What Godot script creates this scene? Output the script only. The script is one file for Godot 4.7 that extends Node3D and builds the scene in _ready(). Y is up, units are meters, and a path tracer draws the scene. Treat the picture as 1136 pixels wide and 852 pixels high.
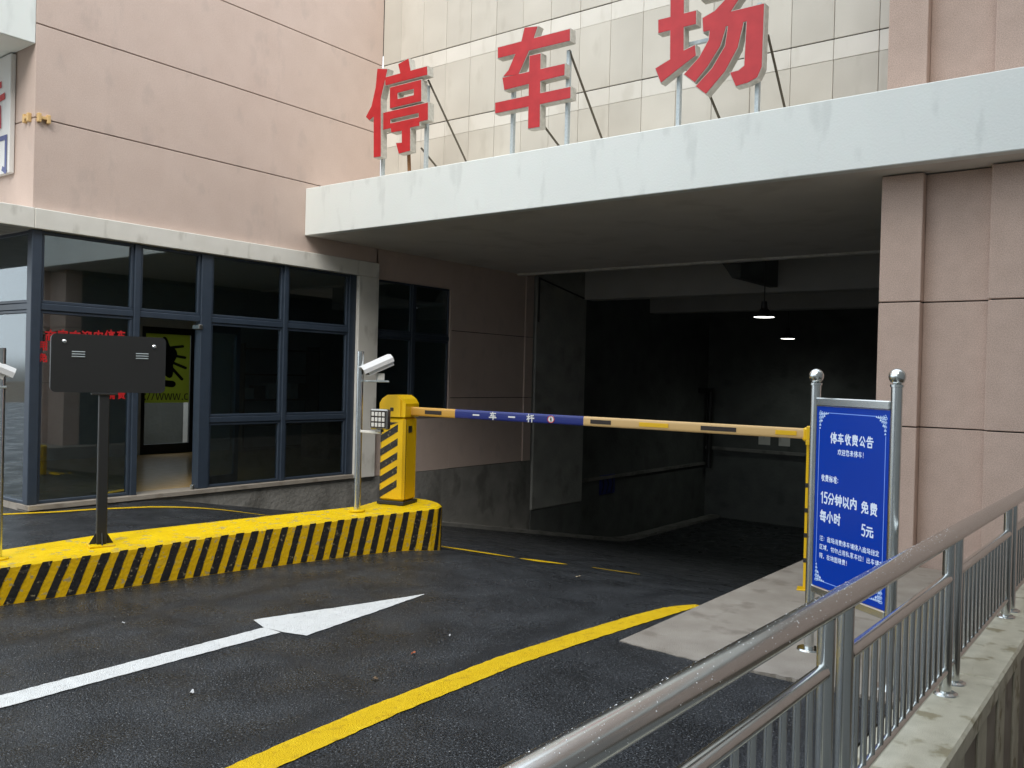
extends Node3D

var rng := RandomNumberGenerator.new()
var M := {}
var G := {}
var used := {}

# ------------------------------------------------------------------ helpers
func lin(r: float, g: float, b: float) -> Color:
	return Color(r, g, b).linear_to_srgb()

func noise_img(n: int, freq: float, oct: int, sd: int, type := FastNoiseLite.TYPE_SIMPLEX_SMOOTH) -> Image:
	var f := FastNoiseLite.new()
	f.noise_type = type
	f.frequency = freq
	f.seed = sd
	f.fractal_type = FastNoiseLite.FRACTAL_FBM if oct > 1 else FastNoiseLite.FRACTAL_NONE
	f.fractal_octaves = oct
	return f.get_seamless_image(n, n)

# layers: [frequency, octaves, weight]; colour runs from a to b; spots of colour c where a coarse noise passes a threshold
func tint(n: int, sd: int, a: Color, b: Color, layers: Array, c = null, spot := [], stretch_y := 1) -> ImageTexture:
	var data := []
	var k := 0
	for l in layers:
		data.append(noise_img(n, l[0], l[1], sd + k).get_data())
		k += 1
	var sp := PackedByteArray()
	if c != null:
		sp = noise_img(n, spot[0], spot[1], sd + 50).get_data()
	var out := PackedByteArray()
	out.resize(n * n * 3)
	for y in n:
		var half: int = y if y < n / 2 else n - 1 - y
		var ys: int = y if stretch_y == 1 else half * 2 / stretch_y
		for x in n:
			var i: int = y * n + x
			var v := 0.0
			for j in data.size():
				v += (data[j][i] / 255.0 - 0.5) * layers[j][2]
			v = clampf(0.5 + v, 0.0, 1.0)
			var col := a.lerp(b, v)
			if c != null:
				var s: float = smoothstep(spot[2], spot[2] + spot[3], sp[ys * n + x] / 255.0)
				col = col.lerp(c, s * spot[4])
			var o: int = (y * n + x) * 3
			out[o] = int(clampf(col.r, 0, 1) * 255.0)
			out[o + 1] = int(clampf(col.g, 0, 1) * 255.0)
			out[o + 2] = int(clampf(col.b, 0, 1) * 255.0)
	return ImageTexture.create_from_image(Image.create_from_data(n, n, false, Image.FORMAT_RGB8, out))

func bump(n: int, sd: int, freq: float, oct: int, strength: float) -> ImageTexture:
	var im := noise_img(n, freq, oct, sd)
	im.convert(Image.FORMAT_RGBA8)
	im.bump_map_to_normal_map(strength)
	return ImageTexture.create_from_image(im)

func mat(tex, scale: float, rough: float, nrm = null, nstr := 0.5, metal := 0.0) -> StandardMaterial3D:
	var m := StandardMaterial3D.new()
	if tex is Color:
		m.albedo_color = tex
	else:
		m.albedo_texture = tex
	m.uv1_triplanar = true
	m.uv1_world_triplanar = true
	m.uv1_scale = Vector3.ONE * scale
	m.roughness = rough
	m.metallic = metal
	if nrm != null:
		m.normal_enabled = true
		m.normal_texture = nrm
		m.normal_scale = nstr
	return m

func plain(c: Color, rough := 0.6, metal := 0.0) -> StandardMaterial3D:
	var m := StandardMaterial3D.new()
	m.albedo_color = c
	m.roughness = rough
	m.metallic = metal
	return m

func numbered(called: String) -> String:
	if not used.has(called):
		used[called] = 0
		return called
	used[called] += 1
	return "%s_%03d" % [called, used[called]]

func thing(called: String, label: String, category: String, at := Vector3.ZERO, turn := 0.0, group := "") -> Node3D:
	var o := Node3D.new()
	o.name = numbered(called)
	add_child(o)
	o.position = at
	o.rotation.y = turn
	tag(o, label, category, group)
	return o

func tag(o: Node, label: String, category := "", group := "", kind := "") -> void:
	if label: o.set_meta("label", label)
	if category: o.set_meta("category", category)
	if group: o.set_meta("group", group)
	if kind: o.set_meta("kind", kind)

func obj(called: String, mesh: Mesh, m: Material, parent: Node, at := Vector3.ZERO) -> MeshInstance3D:
	var o := MeshInstance3D.new()
	o.name = called if parent != self else numbered(called)
	o.mesh = mesh
	o.material_override = m
	parent.add_child(o, true)
	o.position = at
	return o

func struct(called: String, mesh: Mesh, m: Material, parent: Node = self) -> MeshInstance3D:
	var o := obj(called, mesh, m, parent)
	if parent == self:
		o.set_meta("kind", "structure")
	return o

func begin() -> SurfaceTool:
	var st := SurfaceTool.new()
	st.begin(Mesh.PRIMITIVE_TRIANGLES)
	return st

func tri(st: SurfaceTool, a: Vector3, b: Vector3, c: Vector3, n: Vector3) -> void:
	var f := (b - a).cross(c - a)
	if f.dot(n) > 0.0:          # front faces run clockwise
		var t := b
		b = c
		c = t
	for p in [a, b, c]:
		st.set_normal(n)
		st.add_vertex(p)

# flat convex polygon facing away from `centre`
func face(st: SurfaceTool, pts: Array, centre: Vector3) -> void:
	var n: Vector3 = (pts[1] - pts[0]).cross(pts[2] - pts[0])
	if n.length() < 1e-10: return
	n = n.normalized()
	var mid := Vector3.ZERO
	for p in pts: mid += p
	mid /= pts.size()
	if n.dot(mid - centre) < 0.0: n = -n
	for i in range(1, pts.size() - 1):
		tri(st, pts[0], pts[i], pts[i + 1], n)

func add_box(st: SurfaceTool, c: Vector3, s: Vector3, b := 0.0) -> void:
	var h := s / 2.0
	b = minf(b, minf(h.x, minf(h.y, h.z)) * 0.9)
	for ax in 3:
		for sg in [-1.0, 1.0]:
			var u := (ax + 1) % 3
			var v := (ax + 2) % 3
			var q := []
			for k in [[-1, -1], [1, -1], [1, 1], [-1, 1]]:
				var p := Vector3.ZERO
				p[ax] = sg * h[ax]
				p[u] = k[0] * (h[u] - b)
				p[v] = k[1] * (h[v] - b)
				q.append(c + p)
			face(st, q, c)
	if b <= 0.0: return
	for ax in 3:
		var u := (ax + 1) % 3
		var v := (ax + 2) % 3
		for su in [-1.0, 1.0]:
			for sv in [-1.0, 1.0]:
				var q := []
				for e in [[-1, 0], [1, 0], [1, 1], [-1, 1]]:
					var p := Vector3.ZERO
					p[ax] = e[0] * (h[ax] - b)
					p[u] = su * (h[u] - (b if e[1] == 1 else 0.0))
					p[v] = sv * (h[v] - (0.0 if e[1] == 1 else b))
					q.append(c + p)
				face(st, q, c)
	for sx in [-1.0, 1.0]:
		for sy in [-1.0, 1.0]:
			for sz in [-1.0, 1.0]:
				face(st, [c + Vector3(sx * h.x, sy * (h.y - b), sz * (h.z - b)), c + Vector3(sx * (h.x - b), sy * h.y, sz * (h.z - b)), c + Vector3(sx * (h.x - b), sy * (h.y - b), sz * h.z)], c)

# box given by its two corners
func bx(called: String, lo: Vector3, hi: Vector3, m: Material, parent: Node, b := 0.0) -> MeshInstance3D:
	var st := begin()
	var c := (lo + hi) / 2.0
	add_box(st, Vector3.ZERO, (hi - lo).abs(), b)
	return obj(called, st.commit(), m, parent, c)

# tube or lathe round an axis from a to b; rings: [t along, radius]
func add_lathe(st: SurfaceTool, a: Vector3, b: Vector3, rings: Array, sides := 16) -> void:
	var d := b - a
	var ax := d.normalized()
	var u := ax.cross(Vector3.UP if absf(ax.y) < 0.9 else Vector3.RIGHT).normalized()
	var v := ax.cross(u)
	var ln := d.length()
	for i in rings.size() - 1:
		var r0 = rings[i]
		var r1 = rings[i + 1]
		var slope: float = (r0[1] - r1[1])
		var run: float = (r1[0] - r0[0]) * ln
		for k in sides:
			var a0 := TAU * k / sides
			var a1 := TAU * (k + 1) / sides
			var e0 := u * cos(a0) + v * sin(a0)
			var e1 := u * cos(a1) + v * sin(a1)
			var n0 := (e0 * run + ax * slope).normalized()
			var n1 := (e1 * run + ax * slope).normalized()
			var p00: Vector3 = a + d * r0[0] + e0 * r0[1]
			var p01: Vector3 = a + d * r0[0] + e1 * r0[1]
			var p10: Vector3 = a + d * r1[0] + e0 * r1[1]
			var p11: Vector3 = a + d * r1[0] + e1 * r1[1]
			for q in [[p00, n0], [p11, n1], [p01, n1], [p00, n0], [p10, n0], [p11, n1]]:
				st.set_normal(q[1])
				st.add_vertex(q[0])

func tube(called: String, a: Vector3, b: Vector3, r: float, m: Material, parent: Node, sides := 16) -> MeshInstance3D:
	var st := begin()
	var mid := (a + b) / 2.0
	add_lathe(st, a - mid, b - mid, [[0.0, 0.0], [0.0, r], [1.0, r], [1.0, 0.0]], sides)
	return obj(called, st.commit(), m, parent, mid)

# prism: polygon of (x, y) points pushed along z from z0 to z1
func prism(pts: PackedVector2Array, z0: float, z1: float) -> ArrayMesh:
	var st := begin()
	var idx := Geometry2D.triangulate_polygon(pts)
	for i in range(0, idx.size(), 3):
		var a := pts[idx[i]]
		var b := pts[idx[i + 1]]
		var c := pts[idx[i + 2]]
		tri(st, Vector3(a.x, a.y, z1), Vector3(b.x, b.y, z1), Vector3(c.x, c.y, z1), Vector3(0, 0, signf(z1 - z0)))
		tri(st, Vector3(a.x, a.y, z0), Vector3(b.x, b.y, z0), Vector3(c.x, c.y, z0), Vector3(0, 0, -signf(z1 - z0)))
	var cw := Geometry2D.is_polygon_clockwise(pts)
	for i in pts.size():
		var a := pts[i]
		var b := pts[(i + 1) % pts.size()]
		var e := b - a
		var n := Vector3(e.y, -e.x, 0).normalized()
		if cw: n = -n
		tri(st, Vector3(a.x, a.y, z0), Vector3(b.x, b.y, z0), Vector3(b.x, b.y, z1), n)
		tri(st, Vector3(a.x, a.y, z0), Vector3(b.x, b.y, z1), Vector3(a.x, a.y, z1), n)
	return st.commit()

func poly(a: Array) -> PackedVector2Array:
	var p := PackedVector2Array()
	for i in range(0, a.size(), 2):
		p.append(Vector2(a[i], a[i + 1]))
	return p

# ------------------------------------------------------------------ stroke lettering, on a 16 by 16 square, y down
func glyphs() -> void:
	G = {
		"停": [[4,1,1,7],[3,5,3,15],[10,0,10,2],[6,3,15,3],[8,5,13,5,13,7,8,7,8,5],[6,11,6,9,15,9,15,11],[8,12,14,12],[11,12,11,15,9,14]],
		"车": [[3,3,14,3],[8,1,4,8,13,8],[1,11,15,11],[9,5,9,15]],
		"收": [[3,3,3,10,6,9],[6,1,6,15],[10,1,8,6],[9,4,15,4],[13,4,12,9,8,15],[9,6,11,11,15,15]],
		"费": [[3,2,13,2,13,4,3,4,3,6,14,6,13,8],[6,1,6,6,3,8],[9,1,9,8],[4,13,4,9,12,9,12,13],[8,10,8,12,3,15],[9,13,14,15]],
		"公": [[6,2,2,8],[10,2,14,8],[8,8,4,13,12,13],[10,10,13,15]],
		"告": [[5,1,3,5],[4,3,13,3],[8,1,8,7],[1,7,15,7],[4,10,12,10,12,15,4,15,4,10]],
		"欢": [[1,4,6,4,1,14],[2,6,6,13],[9,1,7,6],[8,4,15,4,13,7],[11,6,10,11,7,15],[11,8,15,15]],
		"迎": [[2,2,4,4],[1,7,4,7,3,13,1,15],[3,13,6,15,15,15],[9,2,6,4,6,11,9,9],[11,13,11,3,14,3,14,10,12,10]],
		"您": [[4,1,1,5],[3,4,3,9],[8,1,6,4],[7,3,14,3],[10,3,10,8],[8,5,6,8],[12,5,14,8],[3,11,2,14],[5,11,6,15,12,15,13,13],[9,10,10,12],[13,11,15,13]],
		"来": [[3,3,13,3],[5,5,6,7],[11,5,10,7],[1,8,15,8],[8,1,8,15],[8,9,2,14],[8,9,14,14]],
		"标": [[1,5,7,5],[4,1,4,15],[4,6,1,11],[4,7,6,9],[8,3,14,3],[7,7,15,7],[11,7,11,15,9,14],[9,9,7,13],[13,9,15,13]],
		"准": [[2,3,4,5],[1,13,4,9],[8,1,5,7],[7,4,7,15],[11,1,12,3],[7,4,15,4],[7,8,14,8],[7,11,14,11],[7,15,15,15],[11,4,11,15]],
		"分": [[6,1,1,7],[10,1,15,7],[4,8,12,8,11,14,9,14],[7,8,3,15]],
		"钟": [[4,1,1,6],[3,4,7,4],[2,7,6,7],[1,10,7,10],[4,4,4,14,7,12],[9,4,15,4,15,10,9,10,9,4],[12,1,12,15]],
		"以": [[3,2,3,13,7,10],[7,3,9,6],[13,2,12,9,6,15],[11,10,15,15]],
		"内": [[2,15,2,4,14,4,14,14,12,14],[8,1,8,5,4,11],[8,7,12,11]],
		"免": [[6,1,2,5],[5,2,11,2,9,5],[3,5,13,5,13,9,3,9,3,5],[8,5,7,10,2,15],[9,9,9,14,14,14,14,12]],
		"每": [[5,1,2,5],[4,3,14,3],[4,5,3,13,13,13],[4,5,13,5,12,15,10,14],[1,9,15,9],[8,6,9,8],[8,10,9,12]],
		"小": [[8,1,8,15,6,13],[4,5,1,11],[12,5,15,11]],
		"时": [[2,3,6,3,6,13,2,13,2,3],[2,8,6,8],[8,5,15,5],[13,1,13,15,11,14],[9,8,10,10]],
		"元": [[3,3,13,3],[1,7,15,7],[6,7,5,12,2,15],[10,7,10,14,15,14,15,11]],
		"注": [[2,2,4,4],[1,6,3,8],[1,14,4,10],[10,1,11,3],[6,4,15,4],[7,9,14,9],[5,15,15,15],[10,4,10,15]],
		"商": [[8,0,8,2],[1,3,15,3],[5,4,6,6],[11,4,10,6],[2,15,2,7,14,7,14,15,12,15],[6,8,5,10],[10,8,11,10],[5,11,11,11,11,14,5,14,5,11]],
		"场": [[1,5,6,5],[4,1,4,12],[1,13,7,11],[7,2,13,2,8,7,15,7,14,15,12,14],[10,8,7,12],[13,8,9,14]],
		"消": [[2,2,4,4],[1,6,3,8],[1,14,4,10],[10,1,10,5],[7,2,8,4],[14,2,12,4],[7,15,7,6,14,6,14,15,12,15],[7,9,14,9],[7,12,14,12]],
		"请": [[2,2,4,4],[1,6,4,6,4,13,6,11],[7,2,15,2],[8,4,14,4],[6,6,15,6],[11,1,11,6],[8,15,8,8,14,8,14,15,12,15],[8,10,14,10],[8,12,14,12]],
		"入": [[6,1,9,4,15,15],[8,5,1,15]],
		"指": [[1,5,6,5],[4,1,4,15,2,14],[1,10,6,8],[9,1,9,6,15,6,15,4],[14,2,9,4],[9,8,14,8,14,15,9,15,9,8],[9,11,14,11]],
		"定": [[8,0,8,2],[2,5,2,3,14,3,14,5],[4,6,12,6],[8,6,8,14],[8,10,13,10],[5,9,4,12,1,15],[4,12,8,14,15,14]],
		"区": [[14,2,2,2,2,14,15,14],[5,4,12,11],[12,4,4,12]],
		"域": [[1,5,5,5],[3,1,3,12],[1,13,6,11],[6,4,15,4],[7,6,10,6,10,9,7,9,7,6],[6,12,11,11],[11,1,12,10,15,15],[14,7,9,15],[13,1,14,3]],
		"切": [[1,6,7,4],[4,1,4,12,7,10],[8,3,15,3,14,14,12,14],[11,3,7,15]],
		"勿": [[5,1,1,8],[4,4,15,4,13,14,11,13],[8,5,3,12],[12,5,6,14]],
		"占": [[8,1,8,8],[8,4,14,4],[3,8,13,8,13,15,3,15,3,8]],
		"用": [[1,15,3,10,3,2,13,2,13,15,11,15],[3,6,13,6],[3,10,13,10],[8,2,8,15]],
		"私": [[6,1,1,3],[1,5,7,5],[4,2,4,15],[4,6,1,11],[4,7,6,9],[10,3,8,13,14,12],[12,9,15,14]],
		"家": [[8,0,8,2],[2,4,2,2,14,2,14,4],[4,5,12,5],[8,5,3,9],[6,7,9,11,8,15,6,14],[7,9,2,13],[9,8,14,14],[12,7,10,9]],
		"位": [[4,1,1,7],[3,5,3,15],[10,1,11,3],[6,4,15,4],[8,6,9,11],[14,6,12,13],[5,14,15,14]],
		"出": [[8,1,8,14],[3,2,3,7,13,7,13,2],[2,9,2,14,14,14,14,9]],
		"右": [[1,4,15,4],[7,1,6,7,1,13],[6,8,13,8,13,15,6,15,6,8]],
		"转": [[1,3,6,3],[4,1,2,7,6,7],[4,5,4,15],[1,11,7,10],[8,3,15,3],[7,7,15,7],[11,1,9,10,14,10,10,15],[10,12,13,15]],
		"在": [[1,4,15,4],[7,1,5,7,1,11],[4,8,4,15],[7,9,14,9],[10,6,10,14],[6,14,15,14]],
		"地": [[1,5,6,5],[3,1,3,12],[1,13,6,11],[7,6,15,4,14,10,12,9],[10,1,10,11],[8,4,8,14,15,14,15,12]],
		"面": [[1,2,15,2],[8,2,7,5],[2,5,14,5,14,15,2,15,2,5],[6,5,6,15],[10,5,10,15],[6,8,10,8],[6,11,10,11]],
		"缴": [[4,1,1,5,4,5,1,10,5,9],[1,14,5,12],[8,1,7,3,11,3,11,8,7,8,7,3],[7,10,12,10],[9,9,8,15],[13,1,12,6],[12,5,15,5,11,15],[12,7,15,15]],
		"杆": [[1,5,7,5],[4,1,4,15],[4,6,1,11],[4,7,6,9],[9,3,14,3],[8,8,15,8],[11,3,11,15]],
		"门": [[3,5,3,15],[4,1,5,3],[7,3,14,3,14,15,12,14]],
		"!": [[4,2,4,10],[4,13,4,14]],
		":": [[3,6,3,7],[3,12,3,13]],
		",": [[3,12,4,13,2,15]],
		"1": [[2,4,5,1,5,15]],
		"5": [[8,1,3,1,2,7,5,6,8,8,8,12,6,15,2,14]],
		" ": [],
	}

func wide(ch: String) -> float:
	return {"1": 8.0, "5": 10.0, "!": 9.0, ":": 9.0, ",": 9.0, " ": 8.0}.get(ch, 17.0)

# paint lettering into an image; x, y is the top left of the first character in pixels, s the height of a character
func print_on(im: Image, text: String, x: float, y: float, s: float, w: float, col: Color, squeeze := 1.0) -> void:
	var u := s / 16.0
	for ch in text:
		for stroke in G.get(ch, []):
			for i in range(0, stroke.size() - 2, 2):
				var a := Vector2(x + stroke[i] * u * squeeze, y + stroke[i + 1] * u)
				var b := Vector2(x + stroke[i + 2] * u * squeeze, y + stroke[i + 3] * u)
				ink(im, a, b, w, col)
		x += wide(ch) * u * squeeze

func ink(im: Image, a: Vector2, b: Vector2, w: float, col: Color) -> void:
	var r := w / 2.0
	for py in range(maxi(0, int(minf(a.y, b.y) - r - 1)), mini(im.get_height(), int(maxf(a.y, b.y) + r + 2))):
		for px in range(maxi(0, int(minf(a.x, b.x) - r - 1)), mini(im.get_width(), int(maxf(a.x, b.x) + r + 2))):
			var p := Vector2(px + 0.5, py + 0.5)
			var q := Geometry2D.get_closest_point_to_segment(p, a, b)
			var k := clampf(r + 0.5 - p.distance_to(q), 0, 1)
			if k > 0.0:
				im.set_pixel(px, py, im.get_pixel(px, py).lerp(col, k))

# raised lettering: each stroke a thin ribbon, in the plane of right and up
func glyph_mesh(ch: String, size: float, w: float, right: Vector3, up: Vector3) -> ArrayMesh:
	var st := begin()
	var n := right.cross(up).normalized()
	var lift := 0.0
	for stroke in G[ch]:
		for i in range(0, stroke.size() - 2, 2):
			var a := Vector2(stroke[i] - 8.0, 8.0 - stroke[i + 1]) * size / 16.0
			var b := Vector2(stroke[i + 2] - 8.0, 8.0 - stroke[i + 3]) * size / 16.0
			var e := (b - a).normalized() * w / 2.0
			var s := Vector2(-e.y, e.x)
			var q := []
			for p in [a - e + s, b + e + s, b + e - s, a - e - s]:
				q.append(right * p.x + up * p.y + n * lift)
			tri(st, q[0], q[1], q[2], n)
			tri(st, q[0], q[2], q[3], n)
			lift += 0.0003
	return st.commit()

# ------------------------------------------------------------------ the lie of the land
func ground_y(z: float) -> float:
	var t := -6.05 - z
	var h := 0.0
	if t > 0.35: h = -0.18 * t
	elif t > -0.35: h = -0.18 * (t + 0.35) * (t + 0.35) / 1.4
	var e := h + 2.05                     # level again at the foot of the ramp
	if e < 0.1: h = -2.05 + (0.0 if e < -0.1 else (e + 0.1) * (e + 0.1) / 0.4)
	return h

func island_y(z: float) -> float:
	return 0.27 + 0.11 * clampf((-2.6 - z) / 3.6, -0.4, 1.0)

# a painted band on the road: centre line points (x, z) and half widths, laid 4 mm above it, with ragged edges
func road_paint(called: String, pts: Array, m: Material, label: String, category: String, lift := 0.005, parent: Node = self) -> void:
	var st := begin()
	var line := []
	for i in pts.size() - 1:
		var a = pts[i]
		var b = pts[i + 1]
		var n := maxi(1, int(Vector2(a[0] - b[0], a[1] - b[1]).length() / 0.035))
		for k in n:
			var t := float(k) / n
			line.append([lerpf(a[0], b[0], t), lerpf(a[1], b[1], t), lerpf(a[2], b[2], t)])
	line.append(pts[-1])
	var prev := []
	for i in line.size():
		var p = line[i]
		var q = line[mini(i + 1, line.size() - 1)]
		var o = line[maxi(i - 1, 0)]
		var d := Vector2(q[0] - o[0], q[1] - o[1]).normalized()
		var s := Vector2(-d.y, d.x)
		var w0: float = p[2] + rng.randf_range(-0.004, 0.0035) * minf(1.0, p[2] / 0.04)
		var w1: float = p[2] + rng.randf_range(-0.004, 0.0035) * minf(1.0, p[2] / 0.04)
		var l := Vector3(p[0] + s.x * w0, 0, p[1] + s.y * w0)
		var r := Vector3(p[0] - s.x * w1, 0, p[1] - s.y * w1)
		l.y = ground_y(l.z) + lift
		r.y = ground_y(r.z) + lift
		if prev.size():
			tri(st, prev[0], l, r, Vector3.UP)
			tri(st, prev[0], r, prev[1], Vector3.UP)
		prev = [l, r]
	var o := obj(called, st.commit(), m, parent)
	tag(o, label, category)

func materials() -> void:
	var grain := bump(1024, 7, 0.30, 2, 5.0)
	var fine := bump(512, 8, 0.35, 2, 3.0)
	var coarse := bump(512, 9, 0.06, 4, 6.0)
	M.pink = mat(tint(1024, 11, lin(0.56, 0.435, 0.375), lin(0.67, 0.54, 0.475), [[0.004, 4, 0.4], [0.09, 3, 0.5], [0.3, 2, 0.4]], lin(0.49, 0.395, 0.35), [0.006, 6, 0.60, 0.3, 0.4], 4), 0.42, 0.9, grain, 0.5)
	M.granite = mat(tint(1024, 21, lin(0.44, 0.32, 0.26), lin(0.73, 0.56, 0.475), [[0.11, 2, 1.0], [0.3, 2, 0.5], [0.006, 4, 0.2]]), 0.75, 0.88, grain, 0.6)
	M.joint = plain(lin(0.20, 0.185, 0.155), 0.9)
	M.groove = plain(lin(0.03, 0.026, 0.024), 0.9)
	M.white_paint = mat(tint(1024, 31, lin(0.745, 0.78, 0.755), lin(0.80, 0.835, 0.81), [[0.004, 4, 0.5], [0.3, 2, 0.1]], lin(0.60, 0.63, 0.61), [0.012, 6, 0.60, 0.25, 0.45], 6), 0.22, 0.75, fine, 0.05)
	M.trim = mat(tint(512, 33, lin(0.66, 0.64, 0.585), lin(0.78, 0.76, 0.71), [[0.008, 4, 0.8], [0.25, 2, 0.2]], lin(0.48, 0.46, 0.41), [0.012, 5, 0.58, 0.3, 0.6], 5), 0.5, 0.8, fine, 0.2)
	M.soffit = mat(tint(512, 35, lin(0.68, 0.65, 0.60), lin(0.76, 0.73, 0.68), [[0.008, 4, 0.8]], lin(0.55, 0.52, 0.47), [0.006, 5, 0.58, 0.3, 0.4]), 0.3, 0.85, fine, 0.1)
	M.panel = []
	for k in 4:
		var s := 0.94 + 0.03 * k
		M.panel.append(mat(tint(256, 41 + k, lin(0.56 * s, 0.53 * s, 0.465 * s), lin(0.64 * s, 0.61 * s, 0.54 * s), [[0.008, 3, 0.8], [0.3, 2, 0.2]], lin(0.48 * s, 0.45 * s, 0.385 * s), [0.02, 4, 0.6, 0.3, 0.4], 5), 0.5, 0.8, fine, 0.06))
	M.band = []
	for k in 3:
		var s := 0.95 + 0.03 * k
		M.band.append(mat(tint(256, 51 + k, lin(0.68 * s, 0.655 * s, 0.59 * s), lin(0.76 * s, 0.73 * s, 0.665 * s), [[0.01, 3, 0.8], [0.3, 2, 0.2]], lin(0.56 * s, 0.53 * s, 0.46 * s), [0.02, 4, 0.6, 0.3, 0.4], 5), 0.5, 0.8, fine, 0.06))
	M.concrete = mat(tint(512, 61, lin(0.17, 0.165, 0.15), lin(0.27, 0.26, 0.24), [[0.008, 5, 0.9], [0.3, 2, 0.3]], lin(0.10, 0.095, 0.085), [0.007, 6, 0.57, 0.3, 0.6], 3), 0.4, 0.85, coarse, 0.2)
	M.slab = mat(tint(1024, 63, lin(0.27, 0.235, 0.195), lin(0.38, 0.34, 0.29), [[0.006, 6, 1.0], [0.25, 2, 0.5]], lin(0.18, 0.15, 0.12), [0.006, 6, 0.58, 0.3, 0.6]), 0.4, 0.7, grain, 0.5)
	M.kerb = mat(tint(1024, 65, lin(0.50, 0.47, 0.365), lin(0.70, 0.665, 0.54), [[0.008, 6, 1.0], [0.2, 2, 0.4]], lin(0.26, 0.22, 0.13), [0.007, 6, 0.55, 0.25, 0.75]), 0.5, 0.72, grain, 0.6)
	M.paving = mat(tint(512, 66, lin(0.09, 0.09, 0.085), lin(0.15, 0.15, 0.14), [[0.008, 5, 1.0], [0.25, 2, 0.5]]), 0.5, 0.6, grain, 0.4)
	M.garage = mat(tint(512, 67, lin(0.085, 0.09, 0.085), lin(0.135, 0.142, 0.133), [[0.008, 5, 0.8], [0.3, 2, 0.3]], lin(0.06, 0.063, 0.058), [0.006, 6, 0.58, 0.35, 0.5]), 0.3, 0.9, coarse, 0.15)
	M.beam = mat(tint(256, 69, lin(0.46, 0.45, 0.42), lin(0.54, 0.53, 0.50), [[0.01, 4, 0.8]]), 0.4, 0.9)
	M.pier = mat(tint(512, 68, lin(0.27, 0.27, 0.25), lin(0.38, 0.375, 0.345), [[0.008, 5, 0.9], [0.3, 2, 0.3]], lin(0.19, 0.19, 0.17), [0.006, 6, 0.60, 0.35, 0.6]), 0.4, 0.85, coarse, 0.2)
	M.block = mat(tint(256, 70, lin(0.20, 0.20, 0.19), lin(0.28, 0.28, 0.265), [[0.01, 4, 0.8]]), 0.2, 0.9)
	M.earth = mat(tint(256, 71, lin(0.06, 0.045, 0.03), lin(0.14, 0.11, 0.075), [[0.05, 4, 1.2]]), 1.0, 0.95, coarse, 1.0)
	# asphalt: dark stone in dark binder, with paler stones; wet, so fairly smooth between the stones
	M.asphalt = mat(tint(1024, 73, lin(0.002, 0.0025, 0.003), lin(0.068, 0.073, 0.080), [[0.16, 2, 1.9], [0.05, 3, 0.3], [0.004, 4, 0.5]], lin(0.30, 0.31, 0.32), [0.13, 2, 0.76, 0.06, 0.9]), 0.45, 0.5, bump(1024, 75, 0.30, 2, 7.0), 0.6)
	M.asphalt.roughness_texture = tint(512, 77, Color(0.45, 0.45, 0.45), Color(1, 1, 1), [[0.007, 4, 1.6], [0.1, 2, 0.4]])
	M.asphalt.roughness = 0.5
	M.asphalt.metallic_specular = 0.36
	M.white_line = mat(tint(512, 81, lin(0.70, 0.70, 0.68), lin(0.84, 0.84, 0.82), [[0.3, 2, 0.8], [0.01, 3, 0.5]], lin(0.50, 0.50, 0.49), [0.03, 6, 0.68, 0.2, 0.5]), 1.1, 0.6, bump(512, 83, 0.2, 3, 8.0), 0.6)
	M.yellow_line = mat(tint(512, 85, lin(0.74, 0.46, 0.008), lin(0.86, 0.58, 0.02), [[0.3, 2, 0.7], [0.01, 4, 0.7]], lin(0.52, 0.31, 0.02), [0.02, 6, 0.64, 0.25, 0.5]), 1.1, 0.55, bump(512, 87, 0.2, 3, 8.0), 0.6)
	M.island = mat(tint(1024, 89, lin(0.78, 0.50, 0.006), lin(0.90, 0.62, 0.010), [[0.006, 5, 0.8], [0.3, 2, 0.3]], lin(0.42, 0.34, 0.20), [0.012, 6, 0.69, 0.05, 0.7]), 0.6, 0.4, coarse, 0.15)
	M.island_side = mat(tint(1024, 90, lin(0.84, 0.49, 0.010), lin(0.93, 0.57, 0.016), [[0.006, 5, 0.8], [0.3, 2, 0.3]], lin(0.45, 0.38, 0.26), [0.016, 6, 0.72, 0.04, 0.8]), 0.8, 0.45, coarse, 0.2)
	M.stripe = mat(tint(512, 91, lin(0.012, 0.011, 0.01), lin(0.035, 0.032, 0.03), [[0.03, 4, 1.0]], lin(0.40, 0.33, 0.18), [0.03, 6, 0.76, 0.03, 0.8]), 1.2, 0.5, coarse, 0.3)
	for m in [M.yellow_line, M.island, M.island_side, M.white_line]:
		m.metallic_specular = 0.22
	M.yellow_metal = plain(lin(0.85, 0.52, 0.004), 0.32)
	M.yellow_metal.clearcoat_enabled = true
	M.yellow_metal.clearcoat = 0.4
	M.yellow_metal.clearcoat_roughness = 0.12
	M.black_metal = mat(tint(256, 95, lin(0.014, 0.014, 0.014), lin(0.026, 0.026, 0.025), [[0.2, 2, 1.0]]), 3.0, 0.5, fine, 0.25)
	M.gold = plain(lin(0.62, 0.34, 0.06), 0.34)
	M.cream = plain(lin(0.66, 0.44, 0.19), 0.36)
	M.blue = plain(lin(0.018, 0.03, 0.19), 0.35)
	M.reflector_yellow = plain(lin(0.80, 0.48, 0.01), 0.4)
	M.reflector_black = plain(lin(0.03, 0.022, 0.018), 0.4)
	M.white = plain(lin(0.75, 0.75, 0.74), 0.45)
	M.steel = mat(tint(512, 97, lin(0.64, 0.665, 0.66), lin(0.70, 0.725, 0.72), [[0.03, 3, 0.8], [0.25, 2, 0.3]]), 1.5, 0.16, null, 0.0, 1.0)
	M.steel.roughness_texture = tint(256, 99, Color(0.85, 0.85, 0.85), Color(1, 1, 1), [[0.03, 4, 0.8]])
	M.steel.roughness = 0.22
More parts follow.
